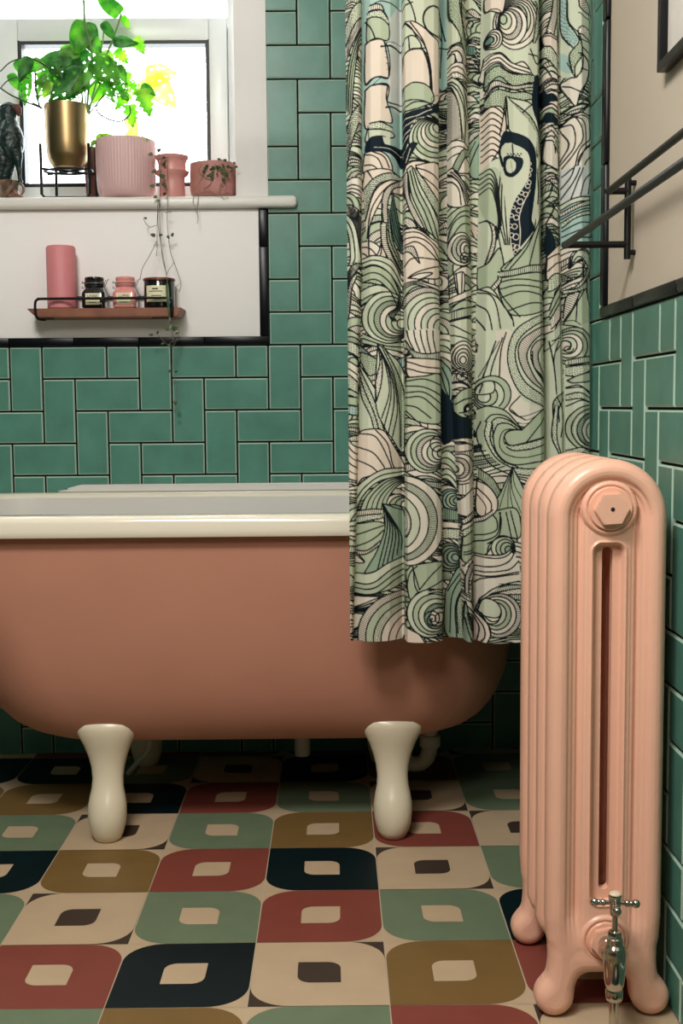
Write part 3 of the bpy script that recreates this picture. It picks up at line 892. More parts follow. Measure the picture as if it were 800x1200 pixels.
# --- P2
panel(2); S_(400, 0, 5)
Fi("350,-60 580,-60 580,280 350,280", 'l', False)
L("362,45 412,35", 9); L("362,-10 400,40 428,150 365,140"); shell(560, 130, 88, 0, 5, 'lcclc', 'ld---', .85); circ(512, 26, 17, 'l'); 
Fi("362,140 430,150 520,215 580,280 580,560 525,612 518,420 480,280", 'p')
Fi("362,240 400,225 440,242 460,300 362,322", 'l'); L("362,140 400,175 440,242"); L("390,235 395,300")
Fi("362,328 400,308 475,312 512,400 516,525 440,498 362,515", 'p')
L("400,150 470,250 512,370 525,480 528,600"); L("470,305 500,380 515,470 515,525"); [L(f"{498+i*5},{370+i*38} {514+i*4},{366+i*38}", 3) for i in range(4)]
L("362,325 410,303 482,300", 9)
Fi("362,520 430,495 515,528 528,612 362,655", 'g'); L("362,600 440,598 525,620"); L("362,640 430,610 528,618")
Fi("362,672 480,645 530,630 600,560 610,600 560,660 470,700 430,710 400,760 385,850 362,880", 'k', False)
for a in ("362,705 440,690 525,650", "362,750 430,715", "362,800 405,765", "362,840 392,800"): L(a, 4, 'c')
L("520,625 530,580 600,540", 3)
shell(520, 830, 130, -65, 7, 'lglcgl', '', .8); L("362,960 480,950 580,985"); Fi("362,985 430,955 575,980 575,1020 362,1020", 'p')
band("362,1000 372,900 405,850 440,852", "365,1005 392,940 418,890 440,852", 'k', 0, ''); L("375,960 400,880", 3, 'c')
S_(400, 200, 5)
Fi("430,-20 580,-30 580,200 470,80", 'p'); L("430,20 510,70 580,120"); L("430,-5 520,20 580,60"); 
Fi("380,0 420,0 520,200 580,330 580,440 500,380 420,290", 'l')
band("362,40 372,160 420,290 500,380", "385,20 395,160 450,280 500,380", 'c', 0, 'h')
band("385,20 410,160 470,290 510,380", "410,0 450,130 520,260 575,420", 'g', 1); band("425,10 470,120 580,290", "430,0 500,90 580,190", 'l', 0, 'd')
Fi("362,340 440,350 520,400 580,450 580,620 470,640 362,660", 'p')
L("362,370 460,375 580,470"); L("362,405 440,400 520,440 580,530"); L("362,350 470,345 580,420"); L("370,440 450,430 580,540")
band("365,455 420,455 455,550", "365,480 400,490 450,548", 'c', 0, 'h'); L("370,560 420,520 580,525"); L("385,635 440,600 575,560"); Fi("390,636 450,610 530,605 460,640", 'c')
band("365,665 440,655 580,680", "368,690 440,675 585,730", 'c', 1)
shell(500, 880, 190, 25, 8, 'cllclcl', 'h-----', .72)
S_(400, 400, 5)
Fi("372,-60 592,-60 592,100 500,125 420,100 372,30", 'c', False)
for k in range(5): L(f"{380+k*38},{-60} {392+k*36},{-5} {420+k*34},{55+k*8}")
band("372,-5 420,60 500,75 592,60", "374,40 430,105 500,122 592,105", 'l', 0, 'h')
Fi("375,100 590,115 590,200 400,215", 'p'); L("378,120 480,150 590,160"); L("378,160 480,185 590,190")
Fi("375,215 480,205 590,210 590,470 375,430", 'g'); 
for q in ("375,235 480,222 590,260", "375,262 480,270 590,320", "378,300 480,300 590,370", "378,330 470,330 580,420", "378,375 440,390 520,450", "378,410 430,460"): L(q)
shell(500, 640, 128, 10, 7, 'lgchlc'.replace('h', 'c'), '--h---', .8); circ(512, 520, 9, None)
band("378,770 480,810 590,830", "400,800 490,840 590,870", 'l', 0, 'h')
S_(400, 580, 3.636)
shell(250, 110, 195, 170, 8, 'clclcp', '-h--d-', .62)
Fi("268,300 440,290 440,420 330,410 290,440", 'g')
for q in ("270,330 300,300 310,380 330,420", "275,400 290,330 320,300", "300,300 330,400", "330,400 380,340 440,290", "340,410 400,380 440,360"): L(q)
shell(380, 500, 102, 30, 6, 'lgldcc', '---d--', .55); spiral(385, 525, 38, 2.2, 200, 1); band("370,405 410,400 445,415", "370,415 410,412 445,428", 'c', 0, 'h')
L("275,560 350,600 440,640"); Fi("268,560 330,590 350,640 268,640", 'p'); L("400,590 440,600"); L("390,600 440,640")
# --- P3 recess
panel(3); S_(400, 0, 5)
Fi("560,-60 640,-60 640,440 560,420", 'b', False); L("580,0 600,160 590,420"); L("575,150 600,200"); L("570,250 600,240 640,260"); L("590,60 620,200")
S_(400, 400, 5)
Fi("590,100 660,200 640,420 590,260", 'd'); L("600,150 640,250 640,400"); L("590,180 620,280 660,380"); 
Fi("590,262 700,420 780,480 780,570 670,575 640,600 592,580", 'k', False)
S_(400, 580, 3.636)
shell(470, 30, 50, 0, 5, 'dbgd', '', .7)
band("440,60 530,80", "440,115 530,115", 'd', 0, 'h'); band("440,120 530,125", "440,150 530,150", 'c', 0); band("440,152 530,152", "440,195 530,195", 'l', 0, 'd')
shell(465, 275, 62, 0, 5, 'dgdd', 'hhd-', .6)
Fi("450,420 520,320 545,640 450,600", 'd'); L("460,420 520,330"); L("470,600 480,440 530,340"); L("500,620 495,480 535,380"); band("505,600 500,480 530,400", "530,640 525,520 545,440", 'g', 0, 'd')
# --- P4
panel(4); S_(400, 0, 5)
band("628,-50 632,80 660,180 745,330", "702,-50 705,110 725,200 750,290", 'g', 0, 'd'); Fi("600,-50 630,-50 640,100 700,240 620,250 605,120", 'l', True)
L("690,0 700,90 735,210"); shell(672, 340, 70, 140, 3, 'ccc', 'd', .9); Fi("618,315 660,320 660,370 615,372", 'l')
Fi("612,378 720,372 750,420 735,440 610,425", 'c'); band("612,430 660,425 725,445", "620,460 670,462 730,470", 'c', 0, 'd'); L("612,400 680,395 740,425")
band("612,480 680,475 740,520", "630,490 690,500 735,540", 'c', 0)
Fi("595,430 660,460 735,560 752,850 620,850", 'l'); band("600,450 650,520 690,650 705,820", "600,560 610,700 620,830 660,825", 'c', 0, 'h')
L("600,432 690,560 730,700 722,830"); L("600,432 700,540 745,700"); L("610,470 680,600 715,820", 6)
Fi("590,850 660,822 755,860 755,1000 640,1000", 'c'); L("590,870 700,860 755,890"); L("600,930 700,900 755,940"); band("640,1000 700,890 755,860", "680,1010 720,930 755,900", 'g', 0, 'h')
S_(400, 200, 5)
Fi("600,-10 660,-10 750,140 755,200 640,200", 'c'); L("620,0 690,80 730,200"); L("600,20 680,100 700,200"); band("630,0 700,90 745,190", "660,0 720,80 755,160", 'c', 1)
Fi("625,260 700,215 775,205 775,380 625,400", 'g'); L("630,400 650,320 700,270 775,260"); L("630,330 690,250 775,225"); L("640,400 700,320 775,300")
shell(705, 460, 98, 0, 5, 'clhcl'.replace('h', 'c'), '-dh--', .45, .8); spiral(722, 515, 38, 1.8, 300, -1, 1.6, .8)
Fi("660,605 720,600 715,720 680,720", 'c'); L("672,600 684,720"); L("708,600 704,715"); 
band("635,745 700,720 780,680", "640,775 700,760 780,720", 'c', 0); L("635,600 640,740")
band("590,825 660,820 785,790", "590,870 670,868 785,840", 'l', 0, 'h'); band("640,880 700,870 780,845", "650,895 720,885 780,870", 'l', 0, 'd')
Fi("640,880 780,870 790,1010 640,1010", 'l'); L("650,900 720,940 785,960"); L("640,960 720,980 790,1010")
S_(400, 400, 5)
shell(715, 90, 92, 100, 5, 'cclcc', '', .3, .8); spiral(700, 200, 48, 2, 180, 1, 1.3)
panel(3, 4); Fi("590,262 640,330 700,420 780,480 780,570 670,575 640,600 592,580", 'k', False); panel(4)
Fi("660,340 700,290 770,270 790,300 740,440 670,420", 'g'); L("670,370 720,340 775,330"); shell(750, 400, 34, 200, 3, 'cg', '', .5); band("690,420 740,410 790,380", "720,430 750,440 780,430", 'l', 0, 'h')
band("668,575 720,565 790,575", "668,592 720,590 790,625", 'c', 0, 'd'); Fi("665,600 790,640 790,1000 700,900", 'p'); band("680,650 770,640 790,650", "690,690 760,700 780,720", 'c', 0, 'h')
shell(700, 740, 80, 160, 4, 'cpcl', '-h', .7); band("690,840 745,830", "690,900 745,900", 'c', 0, 'h')
Fi("670,950 790,860 790,1010 660,1010", 'c')
S_(500, 600, 6.667)
band("275,60 330,20 385,-10", "290,90 360,50 385,20", 'c', 0, 'h'); Fi("275,100 380,60 380,110 275,150", 'c'); band("280,140 330,110 380,95", "290,190 340,170 380,145", 'l', 0, 'd')
Fi("280,195 380,150 380,350 280,380", 'g'); L("285,260 380,230"); L("290,310 380,290"); L("290,330 380,310")
band("285,420 330,370 380,340", "320,420 350,395 380,375", 'c', 0, 'd'); band("300,620 300,500 340,400 380,400", "325,620 330,520 360,450 380,440", 'c', 0, 'h')
band("345,560 360,520 385,480", "345,680 360,720 385,780", 'l', 0, 'h'); Fi("290,1000 300,700 330,800 385,1000 385,1060 320,1060", 'd'); band("315,780 340,880 385,1000", "300,820 330,940 375,1040", 'l', 0, 'h')
# --- P5 recess
panel(5); S_(400, 0, 5)
for k in range(9): L(f"{730},{200+k*24} {770},{190+k*24} {840},{196+k*24}")
L("740,20 790,50"); spiral(765, 90, 42, 1.2, 200, -1, 1.4); band("730,230 800,228", "735,290 800,280", 't', 0, 'h')
band("735,490 780,465 830,480", "745,520 790,500 830,510", 'l', 0, 'd')
for k in range(4): L(f"745,{620+k*50} 790,{580+k*50} 830,{570+k*50}")
Fi("750,830 800,780 840,770 840,1000 760,1000", 'd'); L("750,900 800,800", 6); L("760,960 800,860 830,800")
# --- P6 the big panel with the tentacle
panel(6, 6); S_(560, 0, 5)
Fi("0,-60 400,-60 400,420 0,420", 'l', False)
shell(215, 150, 150, 250, 7, 'cclcccg', '-l-h--', .55, .85)
shell(195, 160, 112, 215, 5, 'ccclg', '-h---', .75, .75)
Fi("48,-30 150,-30 140,80 90,70 50,40", 'p'); L("50,50 110,60 140,95", 6)
shell(92, 235, 58, 180, 4, 'cccp', '', .35, .8); circ(574, 47, 4.2, 't')
band("300,20 335,60 330,160 315,260", "330,20 372,120 360,180 330,260", 'g', 0, 'd'); L("310,30 365,110 372,330"); L("290,330 370,345 360,420"); L("300,300 340,380 370,340")
Fi("45,320 130,320 200,380 260,375 310,440 330,470 45,470", 'c')
band("45,385 110,370 180,420 300,460", "45,340 120,325 190,375 300,420", 'c', 1); Fi("50,400 110,380 180,430 330,460 330,500 150,500 50,520", 'd')
band("55,420 110,395 190,440 330,450", "50,500 120,460 200,510 320,490", 'g', 0, 'd'); band("45,540 90,480 190,510 320,500", "48,570 95,515 200,535 310,520", 'c', 0, 'h')
band("45,580 100,535 200,550 310,540", "45,620 110,660 220,610 310,590", 'g', 0, 'd'); L("45,560 120,520 310,560")
Fi("20,640 130,640 160,760 110,900 0,1010", 'p')
for k in range(9): L(f"{30},{650+k*36} {80},{630+k*36} {140-k*3},{675+k*34}")
Fi("160,575 310,620 350,740 400,960 330,1000 300,840 170,760", 'l'); L("160,578 175,760"); L("160,578 200,700 225,790"); L("165,590 240,690 300,830"); L("155,580 140,700 120,800")
band("195,655 250,690 310,790 355,980", "160,575 300,690 355,800 372,960", 'g', 0, 'd'); L("310,620 230,690")
S_(560, 200, 5)
Fi("0,0 100,-60 200,-60 330,-60 400,-40 400,1010 0,1010", 'l', False)
Fi("20,0 110,0 130,200 120,400 60,320 10,140", 'g', False)
for k in range(5): L(f"{15},{5+k*30} {75},{k*28} {110},{100+k*40} {130-k*6},{330+k*20}")
band("20,290 60,300 80,400 40,560", "45,290 95,340 90,470 25,600", 'c', 0, 'd'); L("100,330 150,580"); Fi("10,560 60,540 120,460 140,600 60,700 10,680", 'g')
for k in range(4): L(f"{130+k*9},{-10} {110+k*22},{250} {150+k*9},{440}")
L("130,0 170,90 215,145"); L("310,240 330,300 320,360"); band("340,0 350,120 345,200", "370,-60 378,80 380,230", 'l', 0, 'd')
# tentacle
S_(560, 90, 5.217)
Fi("170,130 340,330 350,440 340,900 160,1200 330,900 200,1000 150,700 130,600 140,420 200,400", 'l', False)
Fi("128,400 145,355 165,340 230,350 300,385 340,440 352,510 350,640 330,800 320,880 335,940 245,1055 215,1100 195,1010 185,900 200,810 232,740 272,680 300,620 310,520 285,460 230,425 180,408 150,425 132,470 150,540 140,560 118,480", 'k', False)
P_ = crv(pts("148,540 150,505 175,488 215,492 262,505 268,545 245,590 205,620 165,612 148,580")); pfill(P_, 'k')
P_ = crv(pts("165,550 172,518 200,508 225,535 220,575 195,595 172,585 165,560")); pfill(P_, 'l')
L("195,515 205,590", 2); L("205,420 210,488"); L("245,1050 250,960 245,860 270,780 310,700", 5, 'c')
for (a, b, r) in ((308,540,10),(312,578,11),(302,608,13),(288,640,12),(304,655,12),(295,678,14),(258,718,12),(282,728,14),(228,755,14),(250,772,17),(210,805,10),(240,825,15),(198,855,11),(226,868,15),(190,918,12),(216,922,16),(198,975,14),(224,985,18),(208,1040,14),(228,1048,15),(222,1078,11)):
    q = pts([[a, b]])[0]; circ(q[0], q[1], r/5.217, None, .75)
    t = np.radians(np.linspace(0, 360, 20)); pstroke(np.stack([q[0]+r/5.217*np.cos(t), q[1]+r/5.217*np.sin(t)], 1), .8, 'c')
for k in range(9): q = pts([[175+k*10, 478+(k % 2)*10]])[0]; pstroke(np.array([q, q+.5]), 1.6)
S_(560, 0, 5)
Fi("325,460 345,440 372,445 378,500 372,680 380,740 365,755 330,690 310,600", 'k', False)
S_(560, 200, 5)
Fi("390,215 400,300 395,560 130,590 240,480 330,350", 'g'); L("330,350 270,470 180,580"); L("385,240 330,420 290,570"); L("390,260 365,560"); L("240,470 150,580")
band("110,600 200,585 300,560 410,550", "110,630 200,620 300,600 410,602", 'l', 0, 'h')
Fi("110,635 410,605 410,800 200,850 120,730", 'g')
for q in ("115,660 220,640 410,655", "120,700 230,675 410,695", "125,750 250,710 410,740", "170,825 300,780 410,780", "115,640 130,730 240,860"): L(q)
band("70,690 110,640 110,620", "85,710 120,670 130,640", 'c', 0, 'h')
Fi("0,690 70,690 140,790 200,880 180,1010 0,1010", 'l'); L("0,700 90,760 140,1000"); L("0,770 60,840 90,1010"); L("20,690 120,760 200,880"); L("0,860 40,930 50,1010")
S_(560, 400, 5)
Fi("20,-60 400,-60 410,400 0,420", 'l', False); Fi("100,-60 190,-60 190,100 240,330 390,400 250,480 120,330", 'c', False)
L("120,0 60,110 10,210", 5); L("140,-20 80,150 60,300"); L("100,0 40,180 20,250"); L("160,-50 130,60 120,220")
band("410,-170 290,-120 200,-40 170,120 240,300 390,385", "410,-130 310,-80 230,0 215,110 270,240 400,330", 'l', 0, 'd')
band("410,-100 320,-60 240,10 235,110 290,220 400,305", "410,-60 340,-20 290,40 280,110 330,220 400,290", 'c', 0, 'h')
band("410,-20 340,0 300,60 320,150 400,250", "410,10 370,30 345,80 360,150 400,200", 'c', 0, 'h'); band("300,100 330,170 400,260", "310,60 320,150 400,230", 'g', 1)
L("240,320 180,400 270,460"); L("190,405 250,440 390,395", 5)
shell(80, 310, 108, 160, 4, 'glgl', '', .6); Fi("0,270 40,235 90,240 85,300 0,310", 'l'); L("30,250 15,300")
Fi("0,420 80,380 150,400 255,520 390,400 400,500 400,760 200,740 100,700 0,560", 'g', False)
Fi("250,520 390,400 390,560 200,610 150,560 180,520", 'g'); L("270,600 390,450"); L("190,400 280,460 390,395", 4)
band("0,400 60,380 160,410 255,518", "40,470 80,430 160,440 240,510", 'g', 0); band("60,500 100,450 170,460 245,512", "80,560 110,490 170,480 230,515", 'l', 0, 'd')
band("50,470 40,560 100,680 210,750", "80,480 70,580 130,690 230,735", 'l', 0, 'd'); L("20,470 0,560 60,710 200,790"); L("80,480 100,640 200,720 380,700")
L("255,518 150,520 120,600 160,660 260,680 390,655", 6); L("250,516 170,530 145,580 180,610 240,600 390,560", 6); band("150,595 200,610 300,590 390,565", "165,620 210,640 300,630 390,605", 'l', 0, 'd')
band("200,740 300,745 400,735", "215,775 300,785 400,760", 'l', 0, 'd'); L("210,790 270,830 400,800")
band("0,740 80,800 130,880", "0,800 60,850 110,930", 'g', 0, 'h'); Fi("200,735 270,880 300,1010 80,1010 140,860", 'g')
for q in ("200,740 195,860 250,1010", "200,740 175,850 170,1010", "200,740 150,880 110,1010", "200,745 215,850 290,980", "198,740 185,880 210,1010"): L(q, 5)
Fi("0,820 60,850 110,930 90,1010 0,1010", 'p'); L("0,860 70,940 70,1010"); L("0,900 40,960 40,1010", 6)
S_(500, 600, 6.667)
Fi("375,60 500,10 560,-20 700,-20 720,190 560,190 460,320 375,330", 'g')
L("500,10 540,60 530,140 375,190"); L("570,0 540,170 375,240"); L("615,0 655,190"); L("650,-10 700,190"); L("560,0 575,60 555,180 470,240"); band("375,60 440,30 510,-20", "385,90 450,60 530,0", 'c', 0, 'h')
shell(590, 270, 92, 20, 4, 'lggd', '', .7); L("465,325 490,240 570,188 700,200"); 
Fi("375,328 560,325 640,300 700,360 720,440 720,520 600,545 470,640 400,750 375,700", 'c', False)
for q in ("375,328 560,326 640,290 660,240", "378,345 540,350 620,330 680,270", "378,425 540,410 640,370 685,290", "378,465 560,450 650,430 710,370", "378,500 560,480 710,455", "380,560 440,510 560,490 710,470", "400,750 430,660 540,570 710,525"): L(q)
L("560,545 710,555", 7)
shell(560, 790, 170, 200, 6, 'ccglcg', 'h-----', .5, 1); Fi("405,770 440,670 520,675 570,740 550,800 460,800", 'l'); L("430,780 470,850 540,840 570,770")
Fi("375,790 400,790 480,870 490,950 440,1040 380,1050", 'p'); L("380,800 440,880 450,960 400,1040"); L("385,830 415,900 400,1010"); L("385,780 400,770 470,860 490,930", 8)
# --- P7
panel(7); S_(560, 0, 5)
band("440,-40 425,80 400,180", "470,-20 465,80 440,210", 'c', 0, 'h'); band("470,-20 465,80 440,210", "490,-20 485,120 470,250", 'l', 0, 'd')
Fi("380,190 450,220 480,270 480,440 400,300", 'p'); band("380,260 430,290 480,360", "382,320 420,370 470,430", 'l', 0, 'd'); L("385,370 430,470"); L("380,200 460,240")
L("380,485 450,475 480,530"); Fi("376,560 392,500 400,545 440,555 466,580 465,598 430,602 395,612 380,600", 'k', False)
Fi("395,660 420,665 480,715 480,740 400,715 385,700", 'k', False); L("385,640 430,640 480,680"); L("385,620 440,620 480,660"); band("395,750 430,745 460,780", "395,780 430,775 450,800", 'c', 0, 'd')
Fi("395,800 440,810 470,880 480,990 395,950", 'c'); L("395,820 440,840 450,900"); band("450,800 480,820", "440,850 480,920", 'l', 0, 'h')
S_(560, 200, 5)
for q in ("400,10 450,30 480,120 440,200", "400,50 430,80 420,140 400,160", "400,170 440,220 400,310", "410,330 490,330", "405,300 450,210 490,180", "420,345 490,345", "440,370 490,375"): L(q)
Fi("400,310 445,400 448,470 402,495", 'k', False)
Fi("405,500 495,430 495,600 410,650", 'p'); L("405,520 440,500 495,480"); L("410,590 450,550 495,530")
band("412,640 440,610 495,600", "412,710 440,700 495,660", 'l', 0, 'd'); band("415,820 440,740 498,650", "420,870 470,800 500,730", 'g', 1); band("420,870 460,800 500,740", "425,930 470,880 500,800", 'c', 0, 'd'); band("430,980 460,900 505,850", "430,1010 480,980 505,920", 'c', 0, 'h')
S_(560, 400, 5)
Fi("405,-40 520,-40 515,700 400,700", 'l', False); L("415,0 440,150 455,310"); L("430,0 480,-20"); L("450,60 500,0"); L("400,60 500,-60 515,-30", 5); L("470,0 440,100 450,240")
band("440,480 440,350 515,290", "470,470 470,390 515,330", 'g', 0, 'd'); band("445,380 430,560 480,680", "465,380 455,560 490,680", 'l', 0, 'd'); L("460,330 500,430 480,560")
# --- P8
panel(8); S_(560, 0, 5)
Fi("480,-60 720,-60 720,420 480,420", 'l', False); band("488,-30 490,160 520,250 545,290", "520,-30 525,130 560,200 580,240", 'b', 0, 'd'); L("520,0 525,130 590,220", 6)
band("580,-10 590,60 650,90", "615,-10 650,40 680,80", 'c', 0, 'h'); L("580,85 620,110 670,120", 6); band("580,180 610,165 670,185", "580,210 610,220 670,250", 'c', 0, 'd')
Fi("480,290 520,330 540,440 480,380", 'b', False)
band("575,190 580,260 530,330 545,440", "590,230 600,330 560,400 560,465", 'g', 0, 'd'); Fi("565,465 600,420 605,340 580,325 600,330 650,380 640,470 590,550 560,630 490,500 520,470", 'c'); L("520,370 545,440 570,465 600,400 590,330", 5); L("595,415 640,415"); L("600,325 645,370 640,460 580,600"); L("500,500 590,550"); L("600,290 660,320"); L("585,245 660,250")
L("490,620 570,625 680,540", 5); L("490,650 560,680 680,580"); band("600,670 640,625 680,600", "610,680 660,670 680,640", 'l', 0, 'd')
Fi("480,740 540,690 620,670 680,730 680,1000 480,1000", 'c')
for q in ("485,745 540,700 640,690 665,800 590,880 560,1000", "490,730 560,695 610,800 560,900 500,980", "490,735 550,750 560,860 490,960", "490,760 530,850 490,940", "660,740 680,820 620,880 560,1010", "680,830 590,920 580,1000", "680,900 630,950 610,1010", "560,690 620,730 630,860"): L(q)
S_(560, 200, 5)
Fi("490,-10 690,-20 680,150 490,190", 'w', False)
for q in ("500,30 550,-10", "495,100 540,40 560,-20", "495,160 560,60 590,-10", "540,170 580,60 610,-10", "590,160 620,60 680,0", "640,155 660,60 690,10"): L(q)
Fi("490,190 680,150 680,400 490,440", 'b', False)
band("492,195 560,165 680,150", "492,225 570,190 680,175", 'l', 0); band("492,240 570,205 680,160", "492,265 580,225 680,190", 'c', 0, 'h'); band("495,300 570,260 680,225", "500,330 570,280 680,250", 'l', 0, 'd')
for q in ("495,280 580,240 680,210", "500,350 590,310 680,300", "500,385 600,350 680,350", "600,395 680,385"): L(q)
band("535,575 560,490 620,460 680,500", "535,575 600,520 610,600 560,630", 'l', 1); band("590,470 640,480 670,560 600,690", "610,520 640,560 620,620 560,690", 'l', 0, 'd'); L("530,575 545,490 600,465", 7); L("500,600 560,640 600,600 600,550 540,540", 5)
band("505,700 580,690 680,600", "505,720 560,715 640,690", 'l', 0, 'd'); Fi("640,640 680,610 680,850 640,800", 'l'); L("680,620 640,700 680,870"); band("640,640 645,740 680,870", "665,620 670,720 690,820", 'c', 0, 'd')
Fi("500,880 620,700 650,830 690,900 690,1000 500,1000", 'g', False); L("505,900 560,800 620,700"); L("580,720 570,880"); band("505,860 520,740 560,720", "510,880 560,790 590,720", 'c', 0, 'h')
L("500,880 570,885 640,960 650,1040", 5); L("510,900 600,930 630,1010")
S_(560, 400, 5)
Fi("515,-60 720,-60 720,700 515,700", 'l', False)
shell(560, 30, 112, 190, 5, 'lgclc', 'h----', .55); spiral(530, 42, 26, 1.5, 0, 1, 1.4)
band("520,110 600,95 680,85", "520,140 600,130 680,120", 'l', 0, 'h'); band("520,150 600,140 680,130", "520,200 580,205 680,160", 'l', 0, 'd'); Fi("525,230 580,200 680,180 680,225 560,245", 'g'); L("520,270 590,260 680,330"); L("520,275 600,270 660,300")
band("520,315 590,300 680,345", "520,345 590,335 660,360", 'l', 0, 'd'); shell(650, 510, 135, 20, 7, 'gldclgc', '-dh---', .6); L("520,380 600,345 680,370")
band("520,640 600,620 660,650", "520,670 600,650 680,680", 'l', 0, 'd')
CLIP = None

# cloth: one hanging sheet with pleats; columns follow the folds
NXc, NZc = 600, 1240
CY = 0.50
xL0, xR0 = 0.1545, 0.5785
ZTOPC, ZBOT = 1.64, 0.4175
KN = [(403, .020), (406, .012), (412, 0), (419, .0), (422, .004), (425, .020), (428, .012), (434, .002), (446, 0), (458, .006), (466, .018), (471, .030), (472.5, .028), (474.5, -.004),
      (482, -.010), (496, -.011), (508, -.004), (514, .006), (516.5, .032), (521, .036), (526, .030), (530, .008), (537, .0), (546, .004), (552, .018), (556, .032), (561, .034), (566, .020), (571, .002),
      (582, -.006), (600, -.004), (618, -.008), (631, -.002), (636, .014), (638.5, .034), (640.5, .006), (646, -.004), (654, .0), (657, .014), (661, .012), (668, -.002), (680, -.006), (690, .004), (696, .022)]
kx = np.array([k[0] for k in KN]); ky = np.array([k[1] for k in KN])
zz = np.linspace(ZTOPC, ZBOT, NZc); uu = np.linspace(0, 1, NXc)
Xg = np.broadcast_to(xL0+(xR0-xL0)*uu[None, :], (NZc, NXc)).copy(); Zg = np.broadcast_to(zz[:, None], (NZc, NXc)).copy()
mr = np.stack([Xg.ravel(), np.full(Xg.size, CY), Zg.ravel()], 1)
pxg, pyg = proj(mr); pxg = pxg.reshape(Xg.shape); pyg = pyg.reshape(Xg.shape)
# pleats drift sideways down the cloth: straighten each row back to the reference row (y = 300)
ref = np.array([e[1] for e in EDG], float); ref[0] = 402; ref[-1] = 697
prof_ = np.zeros_like(Xg)
for r in range(NZc):
    yv = pyg[r, NXc//2]
    cur = np.array([np.interp(yv, [0, 300, 500, 755], e) for e in EDG], float); cur[0] = 402; cur[-1] = 697
    prof_[r] = np.interp(np.interp(pxg[r], cur, ref), kx, ky)
ker = np.array([1, 2, 3, 2, 1.]); ker /= ker.sum()
prof_ = np.apply_along_axis(lambda q: np.convolve(np.pad(q, 2, mode='edge'), ker, 'valid'), 1, prof_)
amp = np.interp(zz, [ZBOT, 0.7, 1.2, ZTOPC], [.85, .8, 1.0, 1.1])[:, None]
Yg = CY-.004+1.35*prof_*amp+.0022*np.sin(Zg*9+Xg*31)+.0015*np.sin(Zg*21-Xg*57)
Zg = Zg-((Zg-ZBOT) < .06)*0+np.interp(pxg, [410, 520, 560, 610, 700], [.001, .0, -.0035, -.003, -.002])*np.clip(1-(Zg-ZBOT)/.25, 0, 1)
ix_ = np.clip(((pxg-OX)*K).astype(int), 1, PW-2); iy_ = np.clip(((pyg-OY)*K).astype(int), 1, PH_-2)
# light box filter so the lines do not alias
SM = (IMG[1:-1, 1:-1]*4+IMG[:-2, 1:-1]+IMG[2:, 1:-1]+IMG[1:-1, :-2]+IMG[1:-1, 2:])/8
colr = SM[iy_-1, ix_-1].reshape(-1, 3)
idx = np.arange(NZc*NXc).reshape(NZc, NXc)
Q = np.stack([idx[:-1, :-1], idx[1:, :-1], idx[1:, 1:], idx[:-1, 1:]], -1).reshape(-1, 4)
me = bpy.data.meshes.new('shower_curtain')
me.vertices.add(NZc*NXc); me.vertices.foreach_set('co', np.stack([Xg, Yg, Zg], -1).astype(np.float32).ravel())
me.loops.add(Q.size); me.loops.foreach_set('vertex_index', Q.astype(np.int32).ravel())
me.polygons.add(len(Q)); me.polygons.foreach_set('loop_start', (np.arange(len(Q))*4).astype(np.int32)); me.polygons.foreach_set('loop_total', np.full(len(Q), 4, np.int32))
me.update(calc_edges=True)
ca = me.color_attributes.new('print', 'FLOAT_COLOR', 'POINT')
ca.data.foreach_set('color', np.concatenate([colr, np.ones((len(colr), 1), np.float32)], 1).astype(np.float32).ravel())
cm = bpy.data.materials.new('printed_cotton'); cm.use_nodes = True
nt = cm.node_tree; b = nt.nodes['Principled BSDF']; b.inputs['Roughness'].default_value = .75; b.inputs['Specular IOR Level'].default_value = .2
an = nt.nodes.new('ShaderNodeAttribute'); an.attribute_name = 'print'; nt.links.new(an.outputs['Color'], b.inputs['Base Color'])
tl = nt.nodes.new('ShaderNodeBsdfTranslucent'); nt.links.new(an.outputs['Color'], tl.inputs['Color'])
mx = nt.nodes.new('ShaderNodeMixShader'); mx.inputs[0].default_value = .22
nt.links.new(b.outputs[0], mx.inputs[1]); nt.links.new(tl.outputs[0], mx.inputs[2]); nt.links.new(mx.outputs[0], nt.nodes['Material Output'].inputs[0])
wv = nt.nodes.new('ShaderNodeTexNoise'); wv.inputs['Scale'].default_value = 500
tcn = nt.nodes.new('ShaderNodeTexCoord'); nt.links.new(tcn.outputs['Object'], wv.inputs['Vector'])
bp = nt.nodes.new('ShaderNodeBump'); bp.inputs['Strength'].default_value = .08; bp.inputs['Distance'].default_value = .001
nt.links.new(wv.outputs['Fac'], bp.inputs['Height']); nt.links.new(bp.outputs['Normal'], b.inputs['Normal'])
M['cloth'] = cm
me.materials.append(cm); me.shade_smooth()
tag(link('shower_curtain', me), 'pleated shower curtain printed with green and cream waves, a ship and a tentacle', 'shower curtain')
bm = bmesh.new(); tube(bm, [(XL, CY+.01, 1.665), (XR-.003, CY+.01, 1.665)], .010, 14, smooth=False)
tag(obj("curtain_rail", bm, "chrome"), "chrome rail that carries the shower curtain, just above the frame", "curtain rail")

